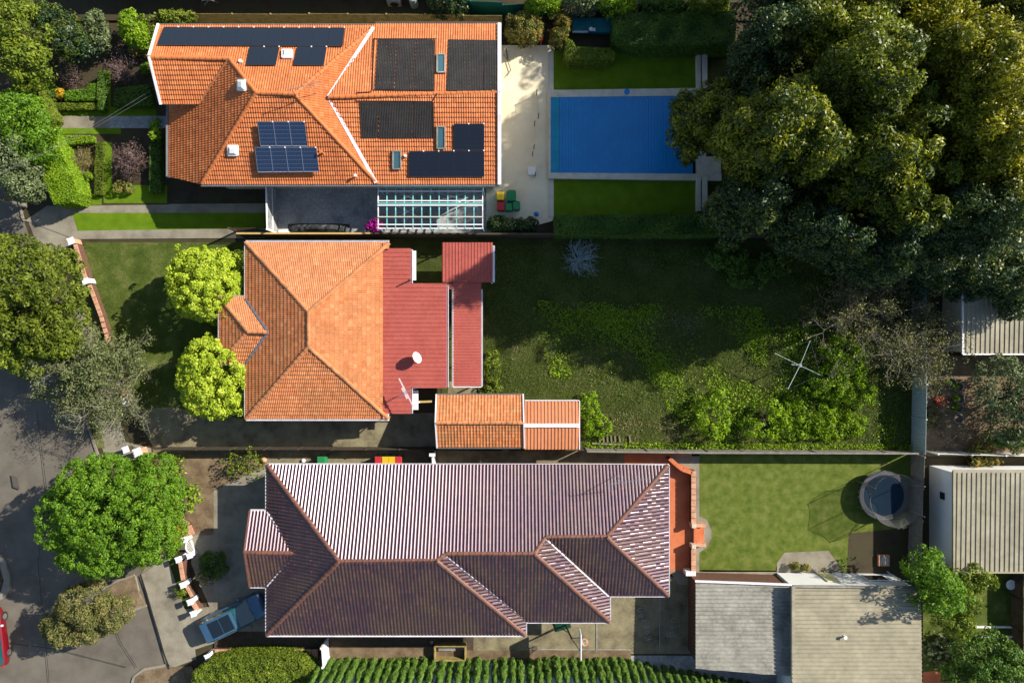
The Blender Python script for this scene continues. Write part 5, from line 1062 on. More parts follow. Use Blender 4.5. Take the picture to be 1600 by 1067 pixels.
def poly_sample(rng, px, h, n):
    px = np.array(px, float); lo, hi = px.min(0), px.max(0); out = []
    while len(out) < n:
        p = lo+(hi-lo)*rng.random((n*2, 2)); ins = np.zeros(len(p), bool); j = len(px)-1
        for i in range(len(px)):
            c = ((px[i, 1] > p[:, 1]) != (px[j, 1] > p[:, 1])) & (p[:, 0] < (px[j, 0]-px[i, 0])*(p[:, 1]-px[i, 1])/(px[j, 1]-px[i, 1]+1e-9)+px[i, 0]); ins ^= c; j = i
        out += list(p[ins])
    out = np.array(out[:n]); d = np.full(n, 1e9)
    for i in range(len(px)):
        a, b_ = px[i], px[(i+1) % len(px)]; ab = b_-a; tt = np.clip(((out-a)@ab)/(ab@ab), 0, 1); d = np.minimum(d, np.linalg.norm(out-(a+tt[:, None]*ab), axis=1))
    k = (CAM_H-h)/FPX; return np.column_stack([(out[:, 0]-800)*k, -(out[:, 1]-533.5)*k]), d*k
def hedge(name, label, px, h, lm, dens=420, leaf=.13, seed=1, rnd=.18, bumpy=.06, cat='hedge', group=None, core='foliage_core', kind=None, asp=.5, side=True, lump=1.0):
    "clipped hedge: leaves over the top and sides of a polygon (pixels at the hedge top), dark twiggy core inside"
    rng = np.random.default_rng(seed); k = (CAM_H-h)/FPX; q = [P(x, y, h) for x, y in px]
    area = abs(sum(q[i].x*q[(i+1) % len(q)].y-q[(i+1) % len(q)].x*q[i].y for i in range(len(q))))/2; n = int(area*dens)
    xy, d = poly_sample(rng, px, h, n); edge = np.clip(1-d/max(.05, rnd), 0, 1); w_ = rng.normal(size=(5, 2))*2.2/lump; ph = rng.random(5)*6
    nz = np.sin(xy@w_.T+ph).sum(1)/5; z = h*(1-.0)-rnd*(1-np.sqrt(1-edge**2*.98))+bumpy*nz*2+bumpy*(rng.random(n)-.5); pts = np.column_stack([xy, z])
    nn = nrm(np.column_stack([rng.normal(size=(n, 2))*.5, np.ones(n)])); rv = np.clip(.45+.35*nz+.35*(rng.random(n)-.5), 0, 1)
    if side:
        P_, N_ = [], []; m_ = len(q); A = sum(q[i].x*q[(i+1) % m_].y-q[(i+1) % m_].x*q[i].y for i in range(m_)); sg = 1 if A > 0 else -1
        for i in range(m_):
            a, c = np.array(q[i][:2]), np.array(q[(i+1) % m_][:2]); L = np.linalg.norm(c-a); ns = int(L*h*dens*.7)
            if ns < 1: continue
            no = np.array([(c-a)[1], -(c-a)[0]])/L*sg; tt = rng.random((ns, 1)); zz = rng.random((ns, 1))*(h-.05); P_.append(np.hstack([a+(c-a)*tt-no*(.02+bumpy*rng.random((ns, 1))), zz])); N_.append(np.tile(np.append(no, .35), (ns, 1)))
        if P_:
            P_ = np.vstack(P_); N_ = nrm(np.vstack(N_)+rng.normal(size=P_.shape)*.45); pts = np.vstack([pts, P_]); nn = np.vstack([nn, N_]); rv = np.concatenate([rv, rng.random(len(P_))*.8])
    V, F = leaf_geo(rng, pts, nn, leaf, asp); c0 = np.mean([[v.x, v.y] for v in q], axis=0)
    t = empty(name, (c0[0], c0[1], 0), label, cat, group)
    raw_mesh('foliage', V, F, lm, rv, t)
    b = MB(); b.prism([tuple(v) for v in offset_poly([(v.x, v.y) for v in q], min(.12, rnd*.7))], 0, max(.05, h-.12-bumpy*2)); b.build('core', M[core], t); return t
def scatter(name, label, px, lm, n, leaf, hmax, seed=1, asp=.25, kind='stuff', patch=0.0, thr=0.0, cat=None, upright=.6):
    "low growth scattered over a polygon"
    rng = np.random.default_rng(seed); xy, d = poly_sample(rng, px, 0, n)
    if patch:
        w_ = rng.normal(size=(7, 2))*patch; ph = rng.random(7)*6.3; nz = np.sin(xy@w_.T+ph).sum(1)/7+.25*rng.normal(size=n)*.5; keep = nz > thr; xy = xy[keep]; nz = nz[keep]
    else: nz = rng.random(len(xy))
    m_ = len(xy); z = rng.random(m_)**1.5*hmax+.03; nn = nrm(np.column_stack([rng.normal(size=(m_, 2))*upright, np.abs(rng.normal(size=m_))*.6+.4])); V, F = leaf_geo(rng, np.column_stack([xy, z]), nn, leaf, asp, .5)
    return raw_mesh(name, V, F, lm, np.clip(.5+.5*nz*.6+.4*(rng.random(m_)-.5), 0, 1), label=label, kind=kind, cat=cat)
def twiggy(name, label, cat, px, r, h, mt, seed=1, n=26, depth=4, group=None, leafm=None, nl=0, leaf=.1, rad=.035, spread=1.0, lean=(0, 0)):
    "bare branching shrub or tree"
    rng = np.random.default_rng(seed); k = (CAM_H-h*.7)/FPX; top = P(px[0], px[1], h*.7); base = Vector((top.x, top.y, 0)); t = empty(name, base, label, cat, group); b = MB(); tips = []
    def grow(p, d, L, rr, dp):
        pts = [p]; q = p.copy(); dd = d.copy()
        for i in range(3): dd = (dd+Vector(rng.normal(size=3))*.16+Vector((0, 0, .05))).normalized(); q = q+dd*(L/3); pts.append(q.copy())
        b.tube(pts, [rr, rr*.85, rr*.7, rr*.55], 5 if dp > 1 else 3, False)
        if dp == 0: tips.append(q); tips.append(pts[2]); return
        for j in range(3 if dp > 1 else 4):
            nd = (dd+Vector(rng.normal(size=3))*.55*spread); nd.z = nd.z*.8+.12; grow(pts[rng.integers(1, 4)].copy(), nd.normalized(), L*(.62+.25*rng.random()), rr*.55, dp-1)
    for i in range(n):
        a = 2*math.pi*(i+rng.random())/n; R_ = r*k; d = Vector((math.cos(a)*R_*spread, math.sin(a)*R_*spread, h*(.45+.5*rng.random()))); grow(base+Vector((0, 0, .05)), (d+Vector((lean[0], lean[1], 0))).normalized(), d.length*.42, rad, depth-2 if n > 8 else depth-1)
    b.build('branches', M[mt], t)
    if leafm and nl:
        tp = np.array([tuple(q) for q in tips]); idx = rng.integers(0, len(tp), nl); pts = tp[idx]+rng.normal(size=(nl, 3))*.14; nn = nrm(rng.normal(size=(nl, 3))+[0, 0, .5]); V, F = leaf_geo(rng, pts, nn, leaf, .5); raw_mesh('leaves', V, F, leafm, rng.random(nl), t)
    return t
M['bark'] = mat('bark', (.05, .04, .03), (.12, .10, .075), scale=4, rough=.95, fine=20, fineamt=.5, bmp=.6, bs=20)
M['palebark'] = mat('pale_twigs', (.20, .18, .14), (.34, .31, .25), scale=4, rough=.9, fine=20, fineamt=.4, bmp=.2)
M['purplebark'] = mat('purple_twigs', (.12, .075, .08), (.22, .15, .15), (.27, .22, .17), scale=2, rough=.9, fine=14, fineamt=.4, bmp=.2)
M['bluetwig'] = mat('silvery_twigs', (.26, .34, .36), (.38, .48, .50), scale=4, rough=.8, fine=20, fineamt=.3, bmp=.1)
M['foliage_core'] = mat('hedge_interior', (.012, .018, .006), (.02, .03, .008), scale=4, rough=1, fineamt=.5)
def lm(n, a, b_, c, d=None, **k): return leafmat(n, [(0, a), (.4, b_), (.75, c), (1, d or c)], **k)
LM = {
 'golden': lm('golden_leaves', (.25, .34, .02), (.36, .46, .03), (.47, .56, .05), (.60, .66, .11), trans=.3, spec=.25),
 'bright': lm('bright_green_leaves', (.055, .125, .006), (.095, .20, .008), (.14, .265, .012), (.20, .33, .03), trans=.25, spec=.3),
 'olive': lm('olive_leaves', (.05, .07, .008), (.085, .12, .010), (.145, .185, .015), (.22, .25, .04), trans=.2),
 'oliveb': lm('yellow_olive_leaves', (.06, .09, .008), (.11, .16, .014), (.19, .24, .02), (.26, .29, .03), trans=.22),
 'mag': lm('glossy_evergreen_leaves', (.020, .042, .010), (.07, .10, .008), (.21, .24, .008), (.42, .38, .02), trans=.2, rough=.42, spec=.32),  # upper tones put sunlit yellow into random leaf clumps
 'magshade': lm('shaded_evergreen_leaves', (.012, .034, .016), (.028, .062, .020), (.07, .105, .016), (.22, .22, .02), trans=.15, rough=.42, spec=.32),  # shade put into the leaf colour: darker, bluer copy
 'magsun': lm('sunlit_evergreen_leaves', (.045, .06, .008), (.17, .18, .006), (.30, .29, .008), (.46, .39, .03), trans=.2, rough=.42, spec=.32),  # sunlight put into the leaf colour: yellower copy for lit crowns
 'hedge': lm('hedge_leaves', (.03, .075, .008), (.06, .13, .012), (.11, .19, .018), (.16, .24, .035), trans=.2, spec=.3),
 'lime': lm('lime_leaves', (.10, .20, .008), (.17, .29, .012), (.25, .37, .018), (.32, .42, .04), trans=.25),
 'mixed': lm('autumn_mixed_leaves', (.10, .13, .03), (.19, .20, .05), (.30, .23, .05), (.42, .20, .06), trans=.2),
 'purple': lm('purple_brown_leaves', (.05, .028, .03), (.10, .06, .06), (.17, .11, .10), (.24, .18, .14), trans=.15),
 'gold2': lm('yellow_orange_leaves', (.35, .25, .01), (.52, .38, .015), (.6, .3, .04), (.65, .3, .12), trans=.25),
 'bougain': lm('magenta_flowers', (.30, .005, .20), (.50, .01, .34), (.62, .08, .45), (.75, .4, .62), trans=.2),
 'greygreen': lm('grey_green_leaves', (.055, .08, .030), (.105, .14, .055), (.18, .22, .10), (.26, .30, .16), trans=.15),
 'sagegreen': lm('sage_green_leaves', (.07, .095, .03), (.125, .155, .055), (.19, .215, .09), (.27, .28, .14), trans=.2),
 'straggly': lm('straggly_leaves', (.05, .055, .02), (.11, .11, .04), (.19, .18, .08), (.26, .27, .08), trans=.2),
 'weed': lm('weed_leaves', (.04, .065, .010), (.07, .11, .014), (.12, .165, .022), (.21, .23, .06), trans=.2, spec=.15),
 'weedb': lm('bright_weed_leaves', (.085, .15, .006), (.15, .26, .008), (.24, .37, .012), (.34, .44, .03), trans=.3, spec=.2),
 'dry': lm('dry_grass', (.12, .10, .04), (.20, .17, .08), (.30, .26, .14), (.4, .36, .22), trans=.15, spec=.1),
 'pine': lm('pencil_pine_foliage', (.035, .08, .012), (.07, .14, .018), (.11, .20, .024), (.16, .26, .04), trans=.1, spec=.2),
}
# street and garden trees ----------------------------------------------------------
for i, (x, y, rx, ry, l) in enumerate(((312, 443, 62, 62, 'upper of the two round yellow green trees on the front lawn'), (324, 591, 61, 70, 'lower of the two round yellow green trees on the front lawn'))):
    tree('round_tree', l, 'tree', [(x, y, rx, ry, 5.2, 1.2)], 0, LM['golden'], .17, 330, .33, 60, seed=11+i, group='round yellow green lawn trees', amp=.10, inner=.12, low=-.35, spread=1.0, asp=.55)
tree('street_tree', 'large bright green dense street tree above the driveway crossing', 'tree', [(160, 806, 100, 88, 8.4, 2.2), (215, 770, 52, 55, 7.8, 2.5), (92, 815, 48, 60, 7.2, 2.5), (150, 865, 75, 45, 6.8, 2.5), (225, 840, 48, 52, 7.0, 2.5), (128, 755, 50, 42, 7.6, 2.5)], 0, LM['bright'], .155, 1250, .32, 58, seed=21, strag=0, amp=.10, inner=.2, trunk=.25, low=-.3)
tree('street_tree', 'dark olive street tree at the left edge below the power pole', 'tree', [(42, 452, 76, 78, 8.6, 2.5), (5, 410, 60, 50, 8.8, 3), (55, 515, 55, 42, 7.6, 2.5), (10, 490, 60, 50, 8.2, 3)], 0, LM['olive'], .21, 380, .45, 55, seed=22, amp=.2, inner=.18, trunk=.24)
tree('street_tree', 'yellow olive tree half hidden behind the bare grey tree', 'tree', [(70, 540, 44, 24, 6.6, 2), (28, 560, 36, 34, 5.8, 2)], 0, LM['oliveb'], .2, 130, .42, 50, seed=23, amp=.25, inner=.15)
twiggy('street_tree', 'grey green half bare street tree over the kerb', 'tree', (118, 578), 62, 5.6, 'palebark', seed=5, n=7, depth=5, leafm=LM['sagegreen'], nl=34000, leaf=.15, rad=.11, spread=1.1)
twiggy('street_tree', 'leafless pale tree overhanging the front wall', 'tree', (155, 612), 42, 4.6, 'palebark', seed=8, n=6, depth=5, leafm=LM['sagegreen'], nl=7000, leaf=.11, rad=.09, spread=1.2)
tree('street_tree', 'small olive and bronze tree in the road planting bed', 'tree', [(125, 950, 42, 34, 4.6, 1.5), (88, 985, 34, 30, 4.0, 1.4), (165, 960, 34, 30, 4.0, 1.4), (130, 985, 40, 26, 3.6, 1.4)], 0, lm('bronze_olive_leaves', (.07, .09, .03), (.13, .14, .04), (.21, .19, .06), (.27, .22, .10), trans=.2), .14, 420, .32, 52, seed=25, amp=.3, inner=.15)
twiggy('shrub', 'sparse yellow leaved shrub in the mulch nearest the pink wall', 'shrub', (272, 735), 24, 1.3, 'bark', seed=31, n=5, depth=3, leafm=LM['lime'], nl=240, leaf=.2, rad=.03)
twiggy('shrub', 'sparse yellow leaved shrub in the middle of the mulch', 'shrub', (290, 775), 26, 1.5, 'bark', seed=32, n=6, depth=3, leafm=LM['lime'], nl=380, leaf=.22, rad=.03)
twiggy('shrub', 'leafy twiggy shrub in the mulch beside the tiled roof corner', 'shrub', (374, 722), 34, 1.7, 'palebark', seed=33, n=7, depth=3, leafm=LM['oliveb'], nl=650, leaf=.2, rad=.03)
tree('shrub', 'yellow and orange shrub beside the arched gate', 'shrub', [(277, 834, 15, 16, 1.2, .1)], 0, LM['gold2'], .16, 36, .2, 22, seed=34, trunk=.04, inner=.1)
twiggy('spiky_plant', 'pale spiky succulent plant on the shaded wall', 'plant', (318, 908), 14, 1.3, 'bark', seed=35, n=6, depth=2, leafm=LM['dry'], nl=130, leaf=.34, rad=.03)
tree('shrub', 'dark rounded shrub in the shade behind the gateposts', 'shrub', [(330, 885, 26, 24, 1.3, .1)], 0, LM['hedge'], .14, 60, .3, 30, seed=36, trunk=.04)
tree('shrub', 'small palm like bush on the verge grass', 'shrub', [(281, 925, 10, 12, .9, .1)], 0, LM['oliveb'], .24, 18, .2, 16, seed=37, trunk=.03, asp=.2)
# top left garden -----------------------------------------------------------------
tree('garden_tree', 'tall leafy tree in the top left corner', 'tree', [(5, 30, 42, 60, 7, 2), (25, 90, 42, 40, 6.4, 2)], 0, LM['oliveb'], .24, 130, .55, 45, seed=41, amp=.3)
tree('garden_tree', 'bright leafy tree along the left edge above the hedge', 'tree', [(10, 175, 52, 50, 6, 1.5), (45, 215, 40, 40, 5.6, 1.5)], 0, LM['bright'], .2, 170, .45, 45, seed=42, amp=.3)
tree('garden_tree', 'grey green tree at the left edge above the road', 'tree', [(8, 240, 42, 42, 5.6, 1.5), (22, 285, 34, 30, 5, 1.5)], 0, LM['greygreen'], .17, 150, .42, 48, seed=43, amp=.3)
hedge('hedge', 'large sheared golden hedge along the left garden edge', [(58, 200), (80, 205), (92, 232), (108, 262), (121, 300), (112, 316), (84, 320), (66, 285), (60, 245)], 2.0, LM['lime'], 620, .13, 44, .3, .1)
hedge('hedge', 'upper grey topped sheared hedge at the left garden edge', [(14, 112), (34, 103), (52, 118), (62, 150), (70, 178), (56, 196), (40, 170), (22, 148)], 2.2, LM['oliveb'], 600, .13, 45, .3, .08)
tree('shrub', 'rounded green bush beside the bronze shrub', 'shrub', [(70, 141, 14, 20, 1.5, .1)], 0, LM['hedge'], .1, 55, .2, 34, seed=46, amp=.06, trunk=.03)
tree('shrub', 'small orange bronze shrub between green bushes', 'shrub', [(92, 147, 8, 9, .9, .1)], 0, LM['gold2'], .13, 16, .15, 20, seed=47, trunk=.03)
hedge('hedge', 'bright leafy box hedge below the bronze shrub', [(100, 142), (134, 138), (138, 130), (151, 130), (152, 157), (100, 157)], .75, LM['bright'], 600, .11, 48, .15, .06)
hedge('hedge', 'yellow green box hedge above the turf strip', [(75, 160), (155, 161), (157, 171), (75, 172)], .55, LM['oliveb'], 650, .10, 49, .12, .05)
hedge('hedge', 'yellow green box hedge below the garden path', [(90, 211), (145, 212), (146, 222), (104, 227), (92, 222)], .55, LM['lime'], 600, .10, 50, .12, .05)
hedge('hedge', 'upright box hedge between the lower garden beds', [(148, 222), (161, 222), (160, 305), (146, 305)], .55, LM['oliveb'], 560, .10, 51, .12, .06)
hedge('hedge', 'dark narrow hedge between the upper garden beds', [(152, 110), (160, 110), (160, 172), (152, 172)], .9, LM['hedge'], 560, .10, 52, .12, .05)
hedge('hedge', 'shaded square box hedge in front of the orange roofed house', [(178, 138), (232, 132), (238, 166), (178, 166)], .7, LM['hedge'], 520, .11, 53, .12, .04)
hedge('hedge', 'shaded hedge under the verandah roof edge', [(234, 210), (250, 212), (250, 300), (232, 300)], .8, LM['hedge'], 480, .12, 54, .14, .08)
twiggy('purple_shrub', 'twiggy purple shrub nearest the orange roof corner', 'shrub', (184, 106), 29, 2.0, 'purplebark', seed=61, n=18, depth=4, leafm=LM['purple'], nl=1500, leaf=.09, rad=.03, group='twiggy purple garden shrubs')
twiggy('purple_shrub', 'small sparse purple shrub in the dark upper bed', 'shrub', (104, 117), 22, 1.5, 'purplebark', seed=62, n=11, depth=4, leafm=LM['purple'], nl=500, leaf=.09, rad=.025, group='twiggy purple garden shrubs')
twiggy('purple_shrub', 'largest twiggy purple shrub, beside the lower turf border', 'shrub', (195, 246), 30, 2.2, 'purplebark', seed=63, n=22, depth=4, leafm=LM['purple'], nl=2600, leaf=.10, rad=.03, group='twiggy purple garden shrubs')
twiggy('purple_shrub', 'low brown twiggy shrub beside the golden hedge', 'shrub', (124, 250), 22, 1.2, 'palebark', seed=64, n=18, depth=4, leafm=LM['mixed'], nl=1400, leaf=.08, rad=.022, group='twiggy purple garden shrubs')
tree('shrub', 'tiny lime ball shrub in the lower bed', 'shrub', [(137, 275, 8, 7, .7, .1)], 0, LM['lime'], .1, 18, .14, 24, seed=65, trunk=.02)
tree('shrub', 'orange and green shrub in front of the turf corner', 'shrub', [(184, 291, 10, 10, .9, .1), (200, 293, 9, 9, .8, .1)], 0, LM['mixed'], .12, 34, .16, 24, seed=66, trunk=.02)
tree('shrub', 'pale leafed camellia beside the blue grey path', 'shrub', [(241, 200, 9, 18, 1.7, .3)], 0, LM['lime'], .2, 26, .22, 16, seed=67, trunk=.03)
tree('shrub', 'camellia with pink flowers in the top garden', 'shrub', [(143, 35, 16, 22, 2.4, .5), (152, 60, 18, 20, 2.2, .5)], 0, LM['greygreen'], .2, 60, .34, 30, seed=68, amp=.35)
tree('shrub', 'bright green bush beside the camellia', 'shrub', [(200, 38, 24, 26, 2.6, .5), (215, 60, 22, 20, 2.2, .5)], 0, LM['lime'], .19, 90, .34, 34, seed=69, amp=.3)
tree('shrub', 'loose bush against the top house corner', 'shrub', [(270, 28, 34, 16, 2.2, .4), (238, 52, 14, 20, 2, .4)], 0, LM['oliveb'], .2, 70, .3, 26, seed=70, amp=.4)
tree('shrub', 'red and yellow leafed shrub beside the roof edge', 'shrub', [(216, 78, 17, 8, 1.5, .2)], 0, LM['mixed'], .16, 22, .2, 20, seed=71, trunk=.03)
tree('shrub', 'small bright clipped bush at the roof edge', 'shrub', [(227, 106, 11, 9, 1.0, .1)], 0, LM['bright'], .12, 22, .18, 28, seed=72, trunk=.03)
tree('garden_tree', 'dark shaded tree mass in the upper garden', 'tree', [(85, 50, 44, 40, 4.2, 1), (62, 20, 36, 24, 4.5, 1), (115, 70, 30, 25, 3.4, 1)], 0, LM['magshade'], .18, 130, .42, 40, seed=73, amp=.35)
tree('shrub', 'magenta bougainvillea beside the steel frame', 'shrub', [(583, 353, 13, 11, 1.9, .3)], 0, LM['bougain'], .15, 40, .22, 26, seed=74, trunk=.04)
tree('shrub', 'small leafy bush in the gap beside the front lawn tree', 'shrub', [(372, 402, 10, 10, 1.6, .3)], 0, LM['olive'], .14, 26, .2, 24, seed=75, trunk=.03)
# pool side -------------------------------------------------------------------------
hedge('hedge', 'long clipped green hedge above the pool lawn', [(958, 22), (1000, 18), (1150, 16), (1150, 74), (1000, 74), (958, 64)], 1.9, LM['hedge'], 520, .14, 81, .25, .1)
hedge('hedge', 'sheared yellowish hedge block beside the pool lawn', [(884, 58), (896, 64), (900, 72), (955, 74), (961, 82), (960, 94), (950, 98), (890, 98), (880, 88)], 1.3, LM['mixed'] if False else LM['oliveb'], 620, .11, 82, .22, .06)
tree('shrub', 'bronze and green rounded bush above the deck', 'shrub', [(820, 40, 32, 26, 2.6, .2)], 0, LM['mixed'], .14, 130, .3, 44, seed=83, amp=.12, low=-.4)
tree('shrub', 'narrow upright bush with orange side beside the teal enclosure', 'shrub', [(880, 34, 15, 20, 2.4, .2), (872, 58, 14, 18, 2.0, .2)], 0, lm('ochre_green_leaves', (.05, .08, .02), (.12, .14, .03), (.25, .18, .03), (.4, .24, .03)), .12, 90, .26, 40, seed=84, amp=.12, low=-.3)
hedge('hedge', 'dark clipped hedge between the pool and the back yard', [(866, 336), (1000, 334), (1125, 332), (1128, 368), (866, 368)], 1.9, LM['hedge'], 460, .14, 85, .22, .12)
tree('shrub', 'dark spreading bush beside the bins', 'shrub', [(785, 350, 28, 16, 1.7, .2), (822, 352, 22, 13, 1.5, .2)], 0, LM['magshade'], .16, 110, .28, 36, seed=86)
for i, (x, y) in enumerate(((700, 8), (850, 8), (905, 6), (965, 8), (1040, 6), (1110, 8))):
    tree('neighbour_tree', ['dark leafy tree beyond the paling fence', 'light green tree beyond the round bushes', 'grey topped tree beyond the teal enclosure', 'light green tree at the left end of the long hedge', 'leafy tree behind the middle of the long hedge', 'leafy tree behind the right end of the long hedge'][i], 'tree', [(x, y-6, 36, 18, 3.2, .5)], 0, [LM['magshade'], LM['lime'], LM['greygreen'], LM['lime'], LM['hedge'], LM['oliveb']][i], .17, 70, .36, 40, seed=90+i, amp=.25, group='trees along the top edge')
# the big evergreens ------------------------------------------------------------------
BIG = [
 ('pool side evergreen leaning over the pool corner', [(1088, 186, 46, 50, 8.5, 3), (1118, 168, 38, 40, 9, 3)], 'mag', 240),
 ('evergreen at the top beside the long hedge', [(1192, 45, 48, 62, 14, 4), (1172, 120, 36, 50, 12, 4), (1240, 20, 50, 40, 15, 4), (1250, -60, 60, 50, 15, 5), (1330, -105, 85, 60, 16, 5), (1270, -110, 60, 50, 15, 5)], 'magshade', 420),
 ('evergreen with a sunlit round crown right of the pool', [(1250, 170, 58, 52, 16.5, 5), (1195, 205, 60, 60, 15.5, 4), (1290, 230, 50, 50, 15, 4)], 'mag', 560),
 ('shaded green evergreen below the pool lawns', [(1180, 310, 62, 58, 12, 3), (1240, 340, 56, 48, 11, 3)], 'magshade', 460),
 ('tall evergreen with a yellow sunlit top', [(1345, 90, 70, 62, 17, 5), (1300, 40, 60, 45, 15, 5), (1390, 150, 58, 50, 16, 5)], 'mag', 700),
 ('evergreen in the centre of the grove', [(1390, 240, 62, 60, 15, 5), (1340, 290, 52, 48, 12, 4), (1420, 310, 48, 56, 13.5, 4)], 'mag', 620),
 ('dark evergreen over the top of the back yard', [(1330, 380, 60, 38, 11, 3), (1395, 395, 52, 40, 11.5, 3), (1280, 362, 46, 34, 11, 3)], 'magshade', 460),
 ('evergreen with sunlit yellow leaf colour in the upper right', [(1500, 60, 70, 60, 16, 5), (1560, 100, 70, 70, 17, 5), (1450, 30, 50, 45, 14, 5)], 'magsun', 760),
 ('evergreen at the right edge with yellow lit crown', [(1530, 190, 62, 55, 15, 5), (1590, 220, 55, 70, 16, 5), (1475, 220, 45, 50, 13, 4)], 'magsun', 680),
 ('shaded evergreen behind the shed roof', [(1500, 320, 62, 56, 13, 4), (1570, 340, 55, 60, 14, 4)], 'magshade', 520),
 ('evergreen overhanging the shed roof', [(1470, 405, 46, 48, 7.5, 2.5), (1540, 425, 56, 42, 7.5, 2.5), (1600, 440, 42, 50, 8, 3)], 'magshade', 440),
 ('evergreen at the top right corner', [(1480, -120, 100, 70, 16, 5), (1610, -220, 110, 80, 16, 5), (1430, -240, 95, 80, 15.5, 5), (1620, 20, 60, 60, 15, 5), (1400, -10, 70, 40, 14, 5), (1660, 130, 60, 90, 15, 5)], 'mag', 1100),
]
for i, (l, cr_, m, n) in enumerate(BIG):
    rg = random.Random(300+i); n2 = []; dx = 14 if i in (0, 1, 3) else 0
    for x, y, rx, ry, h, hb in cr_:
        n2.append((x+dx, y, rx*.62, ry*.62, h, h-6.0))
        for k in range(5):
            a = 6.283*(k+rg.random()*.8)/5; f = .55+.2*rg.random(); s_ = .42+.22*rg.random(); n2.append((x+dx+rx*f*math.cos(a), y+ry*f*math.sin(a), rx*s_, ry*s_, h-.4-2.6*rg.random(), h-7.5))
    cr_ = n2
    tree('evergreen_tree', l, 'tree', cr_, 0, LM[m], .23, int(n*1.25), .55, 62, seed=100+i, group='big evergreen trees at the right', asp=.42, amp=.42, inner=.34, trunk=.3, low=-.3, spread=.7, up=.55, strag=.2)
for l, cr_ in (('low dark understorey between the tall evergreens, upper part', [(1230, 120, 95, 90, 7.5, 2), (1400, 60, 95, 80, 8, 2), (1420, 190, 95, 80, 8, 2), (1540, 60, 80, 90, 8, 2)]), ('low dark understorey between the tall evergreens, lower part', [(1290, 270, 95, 80, 7.5, 2), (1440, 320, 90, 80, 7.5, 2), (1560, 260, 80, 100, 8, 2)])):
    tree('understorey_tree', l, 'tree', cr_, 0, LM['magshade'], .26, 420, .6, 40, seed=190+len(cr_), amp=.3, inner=.15, trunk=.15, low=.05, up=.8)
# back yard -----------------------------------------------------------------------------
twiggy('silvery_shrub', 'spreading silvery blue bare shrub beside the top fence', 'shrub', (907, 402), 34, 1.9, 'bluetwig', seed=121, n=26, depth=4, rad=.028, spread=1.2)
twiggy('straggly_tree', 'straggly half bare tree over the end fence', 'tree', (1378, 492), 78, 5.2, 'palebark', seed=122, n=8, depth=5, leafm=LM['straggly'], nl=9000, leaf=.15, rad=.10, spread=1.2)
twiggy('straggly_tree', 'straggly leafy tree beyond the end fence', 'tree', (1452, 540), 58, 5.0, 'palebark', seed=123, n=7, depth=5, leafm=LM['straggly'], nl=6500, leaf=.15, rad=.09, spread=1.2)
for i, (x, y, rx, ry, h, n, l) in enumerate(((1115, 650, 36, 40, 2.2, 42, 'bright green leafy bush beside the bottom fence'), (1200, 660, 32, 32, 2.0, 38, 'bright green leafy bush to the right of its twin by the bottom fence'))):
    tree('leafy_bush', l, 'bush', [(x, y, rx, ry, h, .2), (x+12, y-24, rx*.5, ry*.5, h, .3), (x-20, y+8, rx*.5, ry*.45, h*.8, .3)], 0, LM['weedb'], .2, n, .34, 32, seed=130+i, amp=.5, inner=.05, trunk=.05, group='bright bushes along the bottom fence')
tree('leafy_bush', 'tall bright bush beside the clothes hoist', 'bush', [(1328, 560, 36, 46, 2.4, .3), (1300, 596, 36, 30, 2.0, .2), (1345, 615, 26, 26, 1.7, .2)], 0, LM['weedb'], .17, 150, .34, 40, seed=133, amp=.4, inner=.1, trunk=.05)
tree('leafy_bush', 'yellow green bush between the garage annex and the pavers', 'bush', [(918, 640, 18, 28, 1.1, .1), (935, 668, 22, 20, .9, .1)], 0, LM['weedb'], .15, 60, .24, 30, seed=134, amp=.4, trunk=.03)
tree('leafy_bush', 'yellow green bush beside the red verandah roof', 'bush', [(768, 575, 14, 32, 1.0, .1), (765, 610, 22, 12, .7, .1)], 0, LM['oliveb'], .15, 46, .24, 30, seed=135, amp=.4, trunk=.03)
tree('leafy_bush', 'patch of bright creeper in the yard corner right of the bushes', 'bush', [(1270, 640, 50, 36, 1.0, .05), (1310, 665, 50, 26, .8, .05), (1235, 670, 40, 22, .8, .05)], 0, LM['weedb'], .15, 170, .3, 42, seed=136, amp=.3, trunk=.03, inner=.2)
tree('leafy_bush', 'vine patch under the left side of the evergreens', 'bush', [(1135, 400, 40, 26, 1.6, .1), (1175, 430, 36, 26, 1.4, .1), (1210, 412, 30, 22, 1.5, .1)], 0, LM['hedge'], .16, 130, .32, 38, seed=137, amp=.35, trunk=.04)
yard = [(760, 384), (1420, 384), (1420, 698), (912, 696), (908, 622), (760, 612)]
scatter('weeds', 'rank grass and weeds covering the shady back yard', yard, LM['weed'], 90000, .13, .16, 140, .15)
scatter('weeds', 'taller green weeds in patches across the back yard', yard, LM['hedge'], 26000, .12, .3, 141, .35, patch=1.1, thr=.05)
scatter('weeds', 'bright weed patches in the sunny middle of the back yard', [(830, 480), (1180, 490), (1400, 540), (1400, 697), (1060, 697), (1030, 600), (860, 590)], LM['weedb'], 30000, .15, .3, 142, .45, patch=1.0, thr=.12)
scatter('weeds', 'weeds coloured yellow green as sunlit spots through the middle of the yard', [(840, 470), (1190, 480), (1200, 560), (1180, 620), (1000, 600), (850, 560)], LM['lime'], 16000, .14, .3, 152, .45, patch=.9, thr=.16)  # lime leaf colour stands in for spots of sun on the yard
scatter('weeds', 'dry grey grass tufts in the middle of the back yard', [(800, 470), (1100, 480), (1100, 600), (800, 610)], LM['dry'], 7000, .22, .15, 143, .12, patch=1.3, thr=.28)
scatter('weeds', 'weeds along the bottom fence', [(912, 690), (1425, 694), (1425, 702), (912, 700)], LM['weedb'], 2600, .14, .3, 144, .45)
